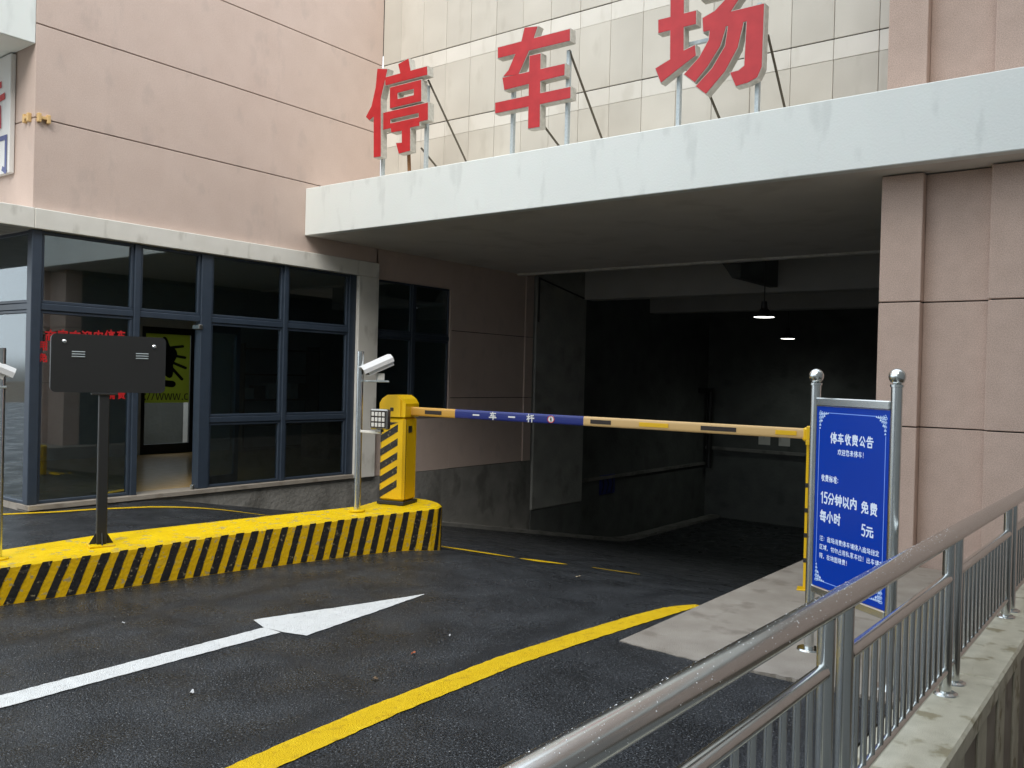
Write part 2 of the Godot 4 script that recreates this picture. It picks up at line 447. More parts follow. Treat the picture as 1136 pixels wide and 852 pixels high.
	M.dull_steel = plain(lin(0.42, 0.41, 0.38), 0.33, 1.0)
	M.galvanised = mat(tint(256, 101, lin(0.40, 0.46, 0.48), lin(0.55, 0.60, 0.61), [[0.05, 4, 1.0]]), 2.0, 0.5, null, 0.0, 0.3)
	M.brace = plain(lin(0.10, 0.085, 0.06), 0.7)
	M.rusty = mat(tint(256, 103, lin(0.16, 0.07, 0.03), lin(0.30, 0.16, 0.07), [[0.06, 4, 1.3]]), 4.0, 0.9)
	M.red = mat(tint(256, 105, lin(0.46, 0.012, 0.016), lin(0.58, 0.022, 0.026), [[0.02, 3, 0.9]]), 0.8, 0.42)
	M.letter_side = mat(tint(256, 107, lin(0.42, 0.40, 0.35), lin(0.62, 0.60, 0.54), [[0.04, 4, 1.0]]), 1.5, 0.5)
	M.frame = mat(tint(256, 109, lin(0.030, 0.043, 0.064), lin(0.040, 0.056, 0.082), [[0.02, 3, 0.8]]), 1.0, 0.38)
	M.glass = plain(Color(0.62, 0.72, 0.76, 0.0), 0.015)
	M.glass.refraction_enabled = true
	M.glass.refraction_scale = 0.12
	M.clear_glass = plain(Color(0.6, 0.66, 0.64, 0.16), 0.03)
	M.clear_glass.transparency = BaseMaterial3D.TRANSPARENCY_ALPHA
	M.room_wall = mat(tint(256, 111, lin(0.46, 0.45, 0.42), lin(0.54, 0.53, 0.49), [[0.03, 3, 1.0]]), 0.5, 0.9)
	M.tile_floor = mat(tint(256, 113, lin(0.50, 0.33, 0.13), lin(0.62, 0.42, 0.19), [[0.03, 4, 1.0]]), 0.7, 0.22)
	M.wood = mat(tint(256, 115, lin(0.10, 0.055, 0.025), lin(0.20, 0.12, 0.06), [[0.04, 4, 1.0]]), 1.0, 0.5)
	M.fabric = plain(lin(0.03, 0.035, 0.045), 0.85)
	M.water = plain(Color(1, 1, 1), 0.0)
	M.water.refraction_enabled = true
	M.water.refraction_scale = 0.033

# ------------------------------------------------------------------ the scene
func _ready() -> void:
	rng.seed = 20177
	# camera
	var cam := Camera3D.new()
	cam.name = "camera"
	cam.fov = 47.444
	cam.near = 0.05
	cam.far = 500.0
	cam.transform = Transform3D(Basis(Vector3(0.7937081, 0.02538939, -0.60776873), Vector3(-0.02507767, 0.9996449, 0.00901005), Vector3(0.60778167, 0.00809007, 0.79406296)), Vector3(0, 1.65, 0))
	add_child(cam)
	cam.current = true
	# overcast sky
	var we := WorldEnvironment.new()
	we.name = "world_environment"
	var env := Environment.new()
	env.background_mode = Environment.BG_SKY
	var sky := Sky.new()
	var sm := ProceduralSkyMaterial.new()
	sm.sky_top_color = Color(0.80, 0.84, 0.88)
	sm.sky_horizon_color = Color(0.72, 0.75, 0.77)
	sm.sky_curve = 0.25
	sm.ground_bottom_color = Color(0.20, 0.20, 0.20)
	sm.ground_horizon_color = Color(0.45, 0.46, 0.46)
	sm.sun_angle_max = 0.0
	sky.sky_material = sm
	env.sky = sky
	env.tonemap_mode = Environment.TONE_MAPPER_LINEAR
	env.tonemap_exposure = 3.05
	env.sdfgi_enabled = true
	env.ssao_enabled = true
	env.ssil_enabled = true
	we.environment = env
	add_child(we)
	# the sun behind cloud: weak and very soft
	var sun := DirectionalLight3D.new()
	sun.name = "sun"
	sun.light_energy = 0.35
	sun.light_color = Color(1.0, 0.99, 0.97)
	sun.light_angular_distance = 35.0
	sun.shadow_enabled = true
	add_child(sun)
	sun.look_at_from_position(Vector3(9, 14, 12), Vector3.ZERO)

	glyphs()
	materials()
	land()
	left_building()
	garage()
	red_letters()
	across()
	island()
	barrier()
	display()
	camera_poles()
	price_sign()
	railing()
	litter()

# ------------------------------------------------------------------ setting
func land() -> void:
	# road: flat forecourt, then the ramp down into the garage, with the expansion joint at its head
	var zs := [40.0, 20.0, 8.0, 3.0, 0.0]
	var z := -0.5
	while z > -24.0:
		zs.append(z)
		z -= 0.5 if z > -5.0 else 0.1 if z > -7.6 else 0.3
	zs.append_array([-6.528, -6.532, -6.576, -6.58])
	zs.sort()
	zs.reverse()
	var xs := [-40.0, -20.0, -10.6, -8.0, -6.0, -4.5, -2.76]
	var st := begin()
	var y_at := func(q: float) -> float:
		return ground_y(q) - (0.05 if absf(q + 6.554) < 0.023 else 0.0)
	for i in zs.size() - 1:
		for k in xs.size() - 1:
			if zs[i] <= -4.8 and k < 2: continue
			var p := []
			for c in [[k, i], [k + 1, i], [k + 1, i + 1], [k, i + 1]]:
				p.append(Vector3(xs[c[0]], y_at.call(zs[c[1]]), zs[c[1]]))
			var n: Vector3 = (p[1] - p[0]).cross(p[3] - p[0]).normalized()
			if n.y < 0: n = -n
			tri(st, p[0], p[1], p[2], n)
			tri(st, p[0], p[2], p[3], n)
	# the strip beside the railing, up to the concrete apron
	for q in [[-4.8, 0.0], [0.0, 8.0], [8.0, 40.0]]:
		tri(st, Vector3(-2.76, 0, q[0]), Vector3(-1.14, 0, q[0]), Vector3(-1.14, 0, q[1]), Vector3.UP)
		tri(st, Vector3(-2.76, 0, q[0]), Vector3(-1.14, 0, q[1]), Vector3(-2.76, 0, q[1]), Vector3.UP)
	struct("road", st.commit(), M.asphalt)
	# concrete apron beside the ramp, its side the ramp's retaining wall
	var sl := begin()
	var outline := [Vector2(-2.77, -4.80), Vector2(-2.25, -4.77), Vector2(-1.9, -4.83), Vector2(-1.6, -4.86), Vector2(-1.14, -4.84), Vector2(-1.14, -8.62), Vector2(-2.30, -8.62), Vector2(-2.30, -22.5), Vector2(-2.77, -22.5)]
	var pts := PackedVector2Array()
	for i in outline.size():
		var a: Vector2 = outline[i]
		var b: Vector2 = outline[(i + 1) % outline.size()]
		if i < 4:
			for k in 10:
				var j := Vector2(0, 0 if (k == 0) else rng.randf_range(-0.012, 0.012))
				pts.append(a.lerp(b, k / 10.0) + j)
		else:
			pts.append(a)
	var ap := prism(pts, -2.6, 0.006)
	var o := struct("apron", ap, M.slab)
	o.rotation.x = PI / 2
	# prism is built in x, y and pushed along z: lay it down so that its z is up
	o.transform = Transform3D(Basis(Vector3(1, 0, 0), Vector3(0, 0, 1), Vector3(0, 1, 0)), Vector3.ZERO)
	# footpath where the photographer stands, the sunken bed beyond it
	bx("footpath", Vector3(-0.79, -1.2, -3.9), Vector3(40, -0.004, 40), M.paving, self).set_meta("kind", "structure")
	bx("sunken_bed", Vector3(-0.79, -1.25, -8.62), Vector3(14, -0.95, -3.9), M.earth, self).set_meta("kind", "structure")
	bx("ground", Vector3(-250, -3.2, -250), Vector3(250, -3.0, 250), M.earth, self).set_meta("kind", "structure")
	# low wall that carries the railing: coping and face
	var kw := thing("railing_wall", "low stained concrete wall with coping under the stainless steel railing", "wall")
	var lens := [-8.62, -7.35, -5.62, -3.9, -2.1, -0.2, 3.0]
	for i in lens.size() - 1:
		bx("coping", Vector3(-1.14, -0.11, lens[i] + 0.004), Vector3(-0.775, 0.0, lens[i + 1] - 0.004), M.kerb, kw, 0.014)
	bx("wall_face", Vector3(-1.12, -1.3, -8.62), Vector3(-0.80, -0.112, 3.0), M.slab, kw)
	for i in 7:
		var zz := -8.3 + i * 0.62
		bx("pier", Vector3(-0.80, -0.95, zz - 0.12), Vector3(-0.785, -0.115, zz + 0.12), M.kerb, kw, 0.004)
	# paint on the road
	var arrow := thing("white_arrow", "white straight-ahead arrow painted on the asphalt", "road marking")
	road_paint("shaft", [[-4.36, 1.0, 0.085], [-4.53, -1.88, 0.085], [-4.545, -3.50, 0.082]], M.white_line, "", "", 0.005, arrow)
	road_paint("head", [[-4.55, -3.505, 0.09], [-4.555, -3.56, 0.265], [-4.50, -4.25, 0.12], [-4.466, -4.82, 0.004]], M.white_line, "", "", 0.005, arrow)
	road_paint("yellow_line", [[-2.60, 0.5, 0.075], [-2.93, -1.6, 0.08], [-3.02, -2.24, 0.085], [-3.06, -3.0, 0.085], [-3.06, -4.0, 0.085], [-3.01, -4.6, 0.085], [-2.93, -5.3, 0.085], [-2.87, -5.7, 0.075], [-2.80, -6.0, 0.03]], M.yellow_line, "broad yellow line curving in from the foreground to the concrete apron", "road marking")
	road_paint("yellow_line", [[-10.6, -3.6, 0.045], [-10.22, -4.20, 0.045], [-10.0, -4.7, 0.045], [-9.90, -5.1, 0.045], [-9.66, -5.6, 0.045], [-9.12, -6.2, 0.045], [-8.6, -6.6, 0.03]], M.yellow_line, "thin yellow line curving past the glass corner behind the island", "road marking")
	road_paint("yellow_line", [[-6.12, -6.72, 0.03], [-5.85, -6.86, 0.085], [-5.50, -7.0, 0.08], [-5.33, -7.08, 0.02]], M.yellow_line, "worn yellow dash on the ramp right beside the end of the striped island", "road marking")
	road_paint("yellow_line", [[-5.26, -7.08, 0.03], [-5.14, -7.18, 0.13], [-5.0, -7.34, 0.09], [-4.93, -7.44, 0.02]], M.yellow_line, "short worn yellow dash on the ramp, second from the striped island", "road marking")
	road_paint("yellow_line", [[-4.74, -7.62, 0.02], [-4.5, -7.75, 0.03], [-4.32, -7.86, 0.02]], M.yellow_line, "faint yellow dash farthest down the ramp in the shade", "road marking")

func pane_frame(parent: Node, called: String, lo: Vector3, hi: Vector3, axis: int, glass: Material) -> void:
	# one light of a window: frame of four bars and a pane, lying in the plane across `axis`
	var w := 0.035
	var u := 2 if axis == 0 else 0
	var st := begin()
	var c := (lo + hi) / 2.0
	var t := absf(hi[axis] - lo[axis])
	for k in [0, 1]:
		var p := c
		var s := Vector3.ZERO
		s[axis] = t
		s[u] = absf(hi[u] - lo[u])
		s.y = w
		p.y = (lo.y + w / 2) if k == 0 else (hi.y - w / 2)
		add_box(st, p - c, s, 0.005)
		p = c
		s[u] = w
		s.y = hi.y - lo.y - 2 * w
		p[u] = minf(lo[u], hi[u]) + w / 2 if k == 0 else maxf(lo[u], hi[u]) - w / 2
		add_box(st, p - c, s, 0.005)
	var f := obj(called, st.commit(), M.frame, parent, c)
	var ps := hi - lo
	ps = ps.abs()
	ps[axis] = 0.008
	ps.y -= 2 * w - 0.01
	ps[u] -= 2 * w - 0.01
	var g := begin()
	add_box(g, Vector3.ZERO, ps)
	var gm := g.commit()
	for k in [0.0]:
		var off := Vector3.ZERO
		off[axis] = k
		obj("pane", gm, glass, f, off)

func left_building() -> void:
	var b := thing("pink_building", "pink rendered building with glazed office on the left", "building")
	var X := -10.2125
	# render in courses, dark grooves between them
	var lev := [3.40, 4.409, 5.455, 6.54, 7.7, 9.0]
	for i in lev.size() - 1:
		bx("render_course", Vector3(X - 0.22, lev[i] + 0.006, -9.75), Vector3(X, lev[i + 1] - 0.006, -4.47), M.pink, b, 0.004)
		bx("render_course", Vector3(X - 5.0, lev[i] + 0.006, -4.69), Vector3(X - 0.222, lev[i + 1] - 0.006, -4.475), M.pink, b, 0.004)
	bx("groove_backing", Vector3(X - 0.24, 3.40, -9.74), Vector3(X - 0.022, 9.0, -4.50), M.groove, b)
	# under the canopy: courses round the small window
	var lo := [0.005, 1.255, 2.44, 3.64]
	for i in 3:
		var y0: float = lo[i] + 0.006
		var y1: float = lo[i + 1] - 0.006
		bx("render_course", Vector3(X - 0.22, y0, -13.7), Vector3(X, y1, -11.56), M.pink, b, 0.004)
		bx("render_course", Vector3(X - 0.22, y0, -13.95), Vector3(X + 0.03, y1, -13.702), M.pink, b, 0.004)
	bx("render_course", Vector3(X - 0.22, 3.19, -11.558), Vector3(X, 3.634, -9.72), M.pink, b)
	bx("render_course", Vector3(X - 0.22, 0.011, -11.558), Vector3(X, 0.92, -9.72), M.pink, b)
	bx("groove_backing", Vector3(X - 0.24, 0.0, -13.9), Vector3(X - 0.022, 3.63, -11.59), M.groove, b)
	bx("wall_head", Vector3(X - 0.26, 3.636, -14.0), Vector3(X - 0.003, 4.4, -9.76), M.pink, b)
	# pale trim band and end jamb round the big window
	bx("trim_band", Vector3(X - 0.2, 3.165, -9.72), Vector3(X + 0.07, 3.395, -4.47), M.trim, b, 0.008)
	bx("trim_jamb", Vector3(X - 0.2, 0.012, -9.72), Vector3(X + 0.07, 3.163, -9.30), M.trim, b, 0.008)
	# two slabs that project past the corner
	bx("porch_slab", Vector3(X - 5.0, 3.165, -4.468), Vector3(X + 0.07, 3.395, -2.9), M.trim, b, 0.008)
	bx("roof_slab", Vector3(X - 5.0, 5.22, -4.468), Vector3(X + 0.0, 6.1, -2.5), M.white_paint, b, 0.01)
	# base under the window wall, following the ramp down
	bx("sill", Vector3(X - 0.25, 0.012, -9.298), Vector3(X + 0.05, 0.075, -4.47), M.slab, b, 0.006)
	bx("plinth", Vector3(X - 0.22, -2.3, -14.0), Vector3(X + 0.012, 0.003, -4.47), M.concrete, b)
	bx("plinth", Vector3(X - 5.0, -0.3, -4.72), Vector3(X - 0.222, 0.07, -4.47), M.slab, b)
	# the window wall: posts and rails, then framed panes between them
	var x0 := X - 0.10
	var x1 := X - 0.0
	var posts := [[-4.47, -4.58], [-5.68, -5.76], [-6.60, -6.76], [-7.93, -8.00], [-9.16, -9.298]]
	for p in posts:
		bx("window_post", Vector3(x0, 0.077, p[1]), Vector3(x1 + 0.012, 3.163, p[0]), M.frame, b, 0.006)
	for i in 4:
		var za: float = posts[i][1]
		var zb: float = posts[i + 1][0]
		bx("window_rail", Vector3(x0, 2.27, zb + 0.001), Vector3(x1, 2.345, za - 0.001), M.frame, b, 0.006)
		pane_frame(b, "window", Vector3(x0 + 0.02, 2.347, zb + 0.002), Vector3(x1 - 0.015, 3.161, za - 0.002), 0, M.glass)
		if i == 0:
			pane_frame(b, "window", Vector3(x0 + 0.02, 0.079, zb + 0.002), Vector3(x1 - 0.015, 2.268, za - 0.002), 0, M.glass)
		elif i >= 2:
			bx("window_rail", Vector3(x0, 0.94, zb + 0.001), Vector3(x1, 1.015, za - 0.001), M.frame, b, 0.006)
			pane_frame(b, "window", Vector3(x0 + 0.02, 1.017, zb + 0.002), Vector3(x1 - 0.015, 2.268, za - 0.002), 0, M.glass)
			pane_frame(b, "window", Vector3(x0 + 0.02, 0.079, zb + 0.002), Vector3(x1 - 0.015, 0.938, za - 0.002), 0, M.glass)
	# the open door leaf, swung inwards against the post
	var leaf := Node3D.new()
	leaf.name = "door"
	b.add_child(leaf, true)
	leaf.position = Vector3(x0 - 0.06, 0, -6.64)
	leaf.rotation.y = deg_to_rad(-78)
	var ls := begin()
	for q in [[Vector3(-0.40, 0.14, 0), Vector3(0.78, 0.12, 0.045)], [Vector3(-0.40, 2.20, 0), Vector3(0.78, 0.10, 0.045)], [Vector3(-0.04, 1.17, 0), Vector3(0.08, 2.16, 0.045)], [Vector3(-0.77, 1.17, 0), Vector3(0.08, 2.16, 0.045)]]:
		add_box(ls, q[0], q[1], 0.004)
	obj("leaf_frame", ls.commit(), M.frame, leaf)
	bx("pane", Vector3(-0.73, 0.2, -0.004), Vector3(-0.08, 2.15, 0.004), M.clear_glass, leaf)
	bx("door_closer", Vector3(x0 - 0.02, 2.17, -6.62), Vector3(x1 + 0.03, 2.23, -6.56), M.dull_steel, b, 0.006)
	bx("floor_stop", Vector3(X - 0.02, 0.077, -6.55), Vector3(X + 0.03, 0.14, -6.51), M.steel, b, 0.006)
	# glazed side round the corner
	for k in 3:
		var xa := X - 0.105 - k * 1.45
		var xb := xa - 1.45
		bx("window_post", Vector3(xb, 0.072, -4.57), Vector3(xb + 0.07, 3.163, -4.47), M.frame, b, 0.006)
		bx("window_rail", Vector3(xb + 0.071, 2.27, -4.57), Vector3(xa - 0.001, 2.345, -4.48), M.frame, b, 0.006)
		pane_frame(b, "window", Vector3(xb + 0.072, 2.347, -4.55), Vector3(xa - 0.002, 3.161, -4.485), 2, M.glass)
		pane_frame(b, "window", Vector3(xb + 0.072, 0.074, -4.55), Vector3(xa - 0.002, 2.268, -4.485), 2, M.glass)
	# small window under the canopy
	bx("window_mullion", Vector3(x0, 0.95, -10.65), Vector3(x1 - 0.02, 3.16, -10.58), M.frame, b, 0.006)
	bx("window_rail", Vector3(x0, 2.25, -10.579), Vector3(x1 - 0.02, 2.33, -9.76), M.frame, b, 0.006)
	bx("window_rail", Vector3(x0, 2.25, -11.52), Vector3(x1 - 0.02, 2.33, -10.651), M.frame, b, 0.006)
	for q in [[-10.578, -9.76], [-11.52, -10.652]]:
		pane_frame(b, "window", Vector3(x0 + 0.02, 2.332, q[0]), Vector3(x1 - 0.035, 3.16, q[1]), 0, M.glass)
		pane_frame(b, "window", Vector3(x0 + 0.02, 0.95, q[0]), Vector3(x1 - 0.035, 2.248, q[1]), 0, M.glass)
	bx("window_jamb", Vector3(X - 0.2, 0.92, -9.76), Vector3(X - 0.002, 3.19, -9.722), M.concrete, b)
	bx("window_jamb", Vector3(X - 0.2, 0.92, -11.558), Vector3(X - 0.002, 3.19, -11.52), M.pink, b)
	bx("window_head", Vector3(X - 0.2, 3.162, -11.519), Vector3(X - 0.004, 3.188, -9.761), M.pink, b)
	bx("window_sill", Vector3(X - 0.2, 0.922, -11.519), Vector3(X + 0.01, 0.948, -9.761), M.slab, b)
	# the rooms behind the glass
	bx("room_floor", Vector3(-15.3, -0.1, -14.0), Vector3(X - 0.26, 0.07, -4.74), M.tile_floor, b)
	bx("room_ceiling", Vector3(-15.3, 3.2, -14.0), Vector3(X - 0.24, 3.38, -4.70), M.room_wall, b)
	bx("room_wall", Vector3(-15.2, 0.07, -14.2), Vector3(X - 0.24, 3.2, -14.0), M.room_wall, b)
	bx("room_wall", Vector3(-15.3, 0.07, -8.46), Vector3(-14.9, 3.2, -4.74), M.room_wall, b)
	bx("room_wall", Vector3(-15.3, 0.07, -14.0), Vector3(-14.9, 3.2, -9.56), M.room_wall, b)
	bx("room_wall", Vector3(-15.3, 2.40, -9.56), Vector3(-14.9, 3.2, -8.46), M.room_wall, b)
	bx("outer_wall", Vector3(-15.5, 3.38, -14.2), Vector3(-15.3, 9.0, -4.70), M.pink, b)
	bx("roof", Vector3(-15.5, 9.0, -14.2), Vector3(X, 9.2, -4.47), M.concrete, b)
	# back door with the yellow poster on its glass
	var d := begin()
	for q in [[Vector3(-14.95, 0.16, -9.0), Vector3(0.06, 0.18, 0.92)], [Vector3(-14.95, 2.34, -9.0), Vector3(0.06, 0.12, 0.92)], [Vector3(-14.95, 1.235, -8.50), Vector3(0.06, 2.33, 0.09)], [Vector3(-14.95, 1.235, -9.51), Vector3(0.06, 2.33, 0.11)]]:
		add_box(d, q[0], q[1], 0.004)
	var bd := obj("back_door", d.commit(), M.black_metal, b)
	bx("pane", Vector3(-14.956, 0.25, -9.45), Vector3(-14.95, 2.28, -8.55), M.clear_glass, bd)
	poster()
	var rw := thing("yard_wall", "low grey wall outside the back door of the office", "wall", Vector3(-17.0, 0, -9.0))
	bx("wall", Vector3(-0.1, -1.0, -4), Vector3(0.1, 1.25, 4), M.garage, rw)
	bx("coping", Vector3(-0.14, 1.252, -4), Vector3(0.14, 1.31, 4), M.slab, rw, 0.005)
	# furniture seen faintly through the glass
	var desk := thing("office_desk", "dark wooden desk inside the office behind the right-hand panes", "desk", Vector3(-12.6, 0.07, -11.3))
	bx("desk_top", Vector3(-0.4, 0.72, -0.8), Vector3(0.4, 0.76, 0.8), M.wood, desk, 0.005)
	for s in [-0.74, 0.74]:
		bx("side_panel", Vector3(-0.38, 0.0, s - 0.02), Vector3(0.38, 0.718, s + 0.02), M.wood, desk)
	bx("front_panel", Vector3(0.30, 0.2, -0.718), Vector3(0.32, 0.718, 0.718), M.wood, desk)
	var shelf := thing("shelf_unit", "shelf unit with boxes at the back of the office", "shelf", Vector3(-14.6, 0.07, -11.2))
	for y in [0.02, 0.5, 1.0, 1.5, 2.0]:
		bx("shelf", Vector3(-0.2, y - 0.015, -0.9), Vector3(0.2, y + 0.015, 0.9), M.wood, shelf)
	for s in [-0.92, 0.92]:
		bx("side_panel", Vector3(-0.2, 0, s - 0.019), Vector3(0.2, 2.1, s + 0.019), M.wood, shelf)
	for k in 6:
		var zz := -0.7 + 0.27 * k
		var bxo := bx("carton", Vector3(-14.72, 1.09 + 0.0, -11.2 + zz), Vector3(-14.46, 1.09 + rng.randf_range(0.15, 0.32), -11.2 + zz + 0.2), M.trim if k % 2 else M.wood, self, 0.004)
		tag(bxo, "%s carton from the window on the office shelf unit" % ["sixth", "fifth", "fourth", "third", "second", "first"][k], "carton", "cartons on the office shelf")
	# red lettering stuck on the corner pane
	var words := "商家欢迎内停车"
	var o := thing("window_lettering", "red characters stuck on the corner pane behind the black display", "lettering", Vector3(X - 0.012, 0, 0))
	for i in words.length():
		var gm := glyph_mesh(words[i], 0.125, 0.017, Vector3(0, 0, -1), Vector3.UP)
		obj("character", gm, M.red, o, Vector3(0, 1.985 + 0.0075 * i, -4.70 - 0.138 * i))
	for q in [["用", 1.87, -4.625], ["免", 1.73, -4.62], ["消", 1.315, -5.42], ["费", 1.315, -5.55]]:
		obj("character", glyph_mesh(q[0], 0.105, 0.016, Vector3(0, 0, -1), Vector3.UP), M.red, o, Vector3(0, q[1], q[2]))
	# sign board on the short wall between the slabs
	var sb := thing("shop_sign", "white shop sign with red and blue characters at the upper left edge", "sign", Vector3(0, 0, -4.47))
	bx("board", Vector3(-13.5, 3.84, 0.002), Vector3(-10.69, 5.20, 0.06), M.white, sb, 0.006)
	obj("character", glyph_mesh("门", 0.52, 0.055, Vector3(1, 0, 0), Vector3.UP), M.blue, sb, Vector3(-10.96, 4.09, 0.066))
	obj("character", glyph_mesh("告", 0.62, 0.075, Vector3(1, 0.12, 0), Vector3(-0.1, 1, 0)), M.red, sb, Vector3(-11.12, 4.66, 0.066))
	# cable cleats at the corner
	for q in [Vector3(X + 0.022, 4.41, -4.56), Vector3(X - 0.14, 4.415, -4.45)]:
		var cl := thing("cable_cleat", "yellow cable cleat at the corner of the pink wall, on the %s face" % ("long" if q.z < -4.5 else "short"), "cleat", q, 0.0 if q.z > -4.5 else PI / 2, "cable cleats")
		bx("bar", Vector3(-0.045, -0.012, -0.02), Vector3(0.045, 0.022, 0.018), M.cream, cl, 0.004)
		for s in [-0.05, 0.05]:
			bx("lug", Vector3(s - 0.02, -0.05, -0.022), Vector3(s + 0.02, 0.05, 0.024), M.cream, cl, 0.006)

func poster() -> void:
	var w := 200
	var h := 360
	var im := Image.create(w, h, false, Image.FORMAT_RGB8)
	im.fill(Color(0.72, 0.78, 0.26))
	var ink_c := Color(0.05, 0.06, 0.05)
	# a dark beetle-like shape and its legs
	for y in h:
		for x in w:
			var p := Vector2((x - 82.0) / 52.0, (y - 130.0) / 100.0)
			if p.length() < 1.0 - 0.16 * sin(p.angle() * 5.0):
				im.set_pixel(x, y, ink_c)
	for q in [[110, 70, 165, 60], [120, 110, 176, 120], [125, 150, 180, 175], [120, 180, 165, 235], [60, 255, 120, 262]]:
		ink(im, Vector2(q[0], q[1]), Vector2(q[2], q[3]), 14 if q[1] < 250 else 34, ink_c)
	var m := StandardMaterial3D.new()
	m.albedo_texture = ImageTexture.create_from_image(im)
	m.roughness = 0.5
	m.backlight_enabled = true
	m.backlight = Color(0.5, 0.5, 0.5)
	var st := begin()
	var c := [[Vector3(0, 0, 0), Vector2(0, 1)], [Vector3(0, 0, -0.9), Vector2(1, 1)], [Vector3(0, 1.27, -0.9), Vector2(1, 0)], [Vector3(0, 1.27, 0), Vector2(0, 0)]]
	for i in [0, 2, 1, 0, 3, 2]:
		st.set_normal(Vector3(1, 0, 0))
		st.set_uv(c[i][1])
		st.add_vertex(c[i][0])
	var t := thing("poster", "yellow poster with black shapes and a web address on the back door glass", "poster", Vector3(-14.944, 1.01, -8.55))
	obj("sheet", st.commit(), m, t)
	var tm := TextMesh.new()
	tm.text = "://www.c"
	var f := SystemFont.new()
	f.font_names = PackedStringArray(["Droid Sans"])
	tm.font = f
	tm.font_size = 24
	tm.pixel_size = 0.0095
	tm.depth = 0.002
	var tx := obj("web_address", tm, M.reflector_black, t, Vector3(0.004, 0.13, -0.44))
	tx.rotation.y = PI / 2

# ------------------------------------------------------------------ garage entrance
func garage() -> void:
	var g := thing("parking_garage", "parking garage entrance with white canopy, dark ramp opening and pale panel wall above", "garage")
	var X := -10.21
	# canopy: white fascia, darker soffit, lip at the back
	bx("fascia", Vector3(X, 3.635, -8.40), Vector3(9.0, 4.32, -8.27), M.white_paint, g, 0.008)
	bx("canopy_slab", Vector3(X, 3.64, -13.4), Vector3(9.0, 4.30, -8.402), M.soffit, g)
	bx("soffit_lip", Vector3(X, 3.605, -13.52), Vector3(-2.30, 3.75, -13.402), M.trim, g, 0.01)
	# pale panels of the wall above the canopy, each its own plate
	bx("wall_backing", Vector3(X, 4.30, -10.1), Vector3(-2.2, 8.0, -9.775), M.joint, g)
	for y in [4.409, 5.455, 6.54]:
		bx("joint_strip", Vector3(X, y - 0.0068, -9.7745), Vector3(-2.2, y + 0.0068, -9.766), M.groove, g)
	var rows := []
	var lines := [4.12, 4.409, 5.455, 6.54, 8.0]
	for k in lines.size() - 1:
		rows.append([lines[k] + 0.007, lines[k + 1] - 0.231, 0])
		rows.append([lines[k + 1] - 0.227, lines[k + 1] - 0.007, 1])
	var i := 0
	for r in rows:
		if r[1] < 4.31: continue
		var xx := -2.17
		while xx > X + 0.01:
			var xl := maxf(xx - 0.478, X + 0.002)
			var d := rng.randf_range(-0.003, 0.003)
			var ms: Array = M.band if r[2] else M.panel
			bx("wall_panel", Vector3(xl + 0.003, maxf(r[0], 4.305), -9.774), Vector3(xx - 0.003, r[1], -9.75 + d), ms[rng.randi() % ms.size()], g, 0.003)
			xx -= 0.478
			i += 1
	# right-hand pilasters of speckled render
	var lev := [-1.4, 1.28, 2.44, 3.632]
	for k in 3:
		bx("pilaster", Vector3(-2.29, lev[k] + 0.006, -9.0), Vector3(-1.925, lev[k + 1] - 0.006, -8.66), M.granite, g, 0.006)
		bx("recess_course", Vector3(-1.923, lev[k] + 0.006, -9.0), Vector3(-1.372, lev[k + 1] - 0.006, -8.775), M.granite, g, 0.004)
		bx("pilaster", Vector3(-1.37, lev[k] + 0.006, -9.0), Vector3(9.0, lev[k + 1] - 0.006, -8.66), M.granite, g, 0.006)
	bx("groove_backing", Vector3(-2.27, -1.4, -9.0), Vector3(-1.94, 3.6, -8.685), M.groove, g)
	bx("groove_backing", Vector3(-1.93, -1.4, -8.99), Vector3(-1.38, 3.6, -8.80), M.groove, g)
	bx("groove_backing", Vector3(-1.35, -1.4, -8.99), Vector3(9.0, 3.6, -8.685), M.groove, g)
	bx("pilaster", Vector3(-2.27, 4.30, -10.1), Vector3(-1.925, 8.0, -8.66), M.granite, g, 0.006)
	bx("recess_course", Vector3(-1.923, 4.30, -10.1), Vector3(-1.372, 8.0, -8.775), M.granite, g, 0.004)
	bx("pilaster", Vector3(-1.37, 4.30, -10.1), Vector3(9.0, 8.0, -8.66), M.granite, g, 0.006)
	# interior: walls, ceiling, beams
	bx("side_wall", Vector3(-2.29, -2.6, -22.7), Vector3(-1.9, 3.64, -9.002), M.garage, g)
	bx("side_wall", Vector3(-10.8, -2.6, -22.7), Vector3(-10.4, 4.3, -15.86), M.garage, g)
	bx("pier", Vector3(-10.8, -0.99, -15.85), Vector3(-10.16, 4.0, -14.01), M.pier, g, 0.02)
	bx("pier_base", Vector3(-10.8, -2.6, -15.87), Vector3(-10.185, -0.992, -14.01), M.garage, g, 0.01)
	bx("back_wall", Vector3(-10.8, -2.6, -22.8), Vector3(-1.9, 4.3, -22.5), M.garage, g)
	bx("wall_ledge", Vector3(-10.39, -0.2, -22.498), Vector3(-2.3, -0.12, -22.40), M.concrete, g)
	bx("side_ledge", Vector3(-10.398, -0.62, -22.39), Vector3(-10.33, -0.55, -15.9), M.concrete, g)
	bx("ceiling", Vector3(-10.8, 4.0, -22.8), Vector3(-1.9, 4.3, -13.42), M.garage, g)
	bx("upper_block", Vector3(X, 4.302, -22.8), Vector3(9.0, 8.1, -10.102), M.concrete, g)
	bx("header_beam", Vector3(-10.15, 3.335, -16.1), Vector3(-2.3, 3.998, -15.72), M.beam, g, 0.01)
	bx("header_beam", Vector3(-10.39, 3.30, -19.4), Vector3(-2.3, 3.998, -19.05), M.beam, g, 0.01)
	var hb := prism(poly([-6.5, 3.998, -6.08, 3.42, -5.93, 3.42, -5.93, 3.998]), -15.70, -14.0)
	obj("haunch", hb, M.garage, g)
	# kerbs at the foot of the ramp walls
	var kb := begin()
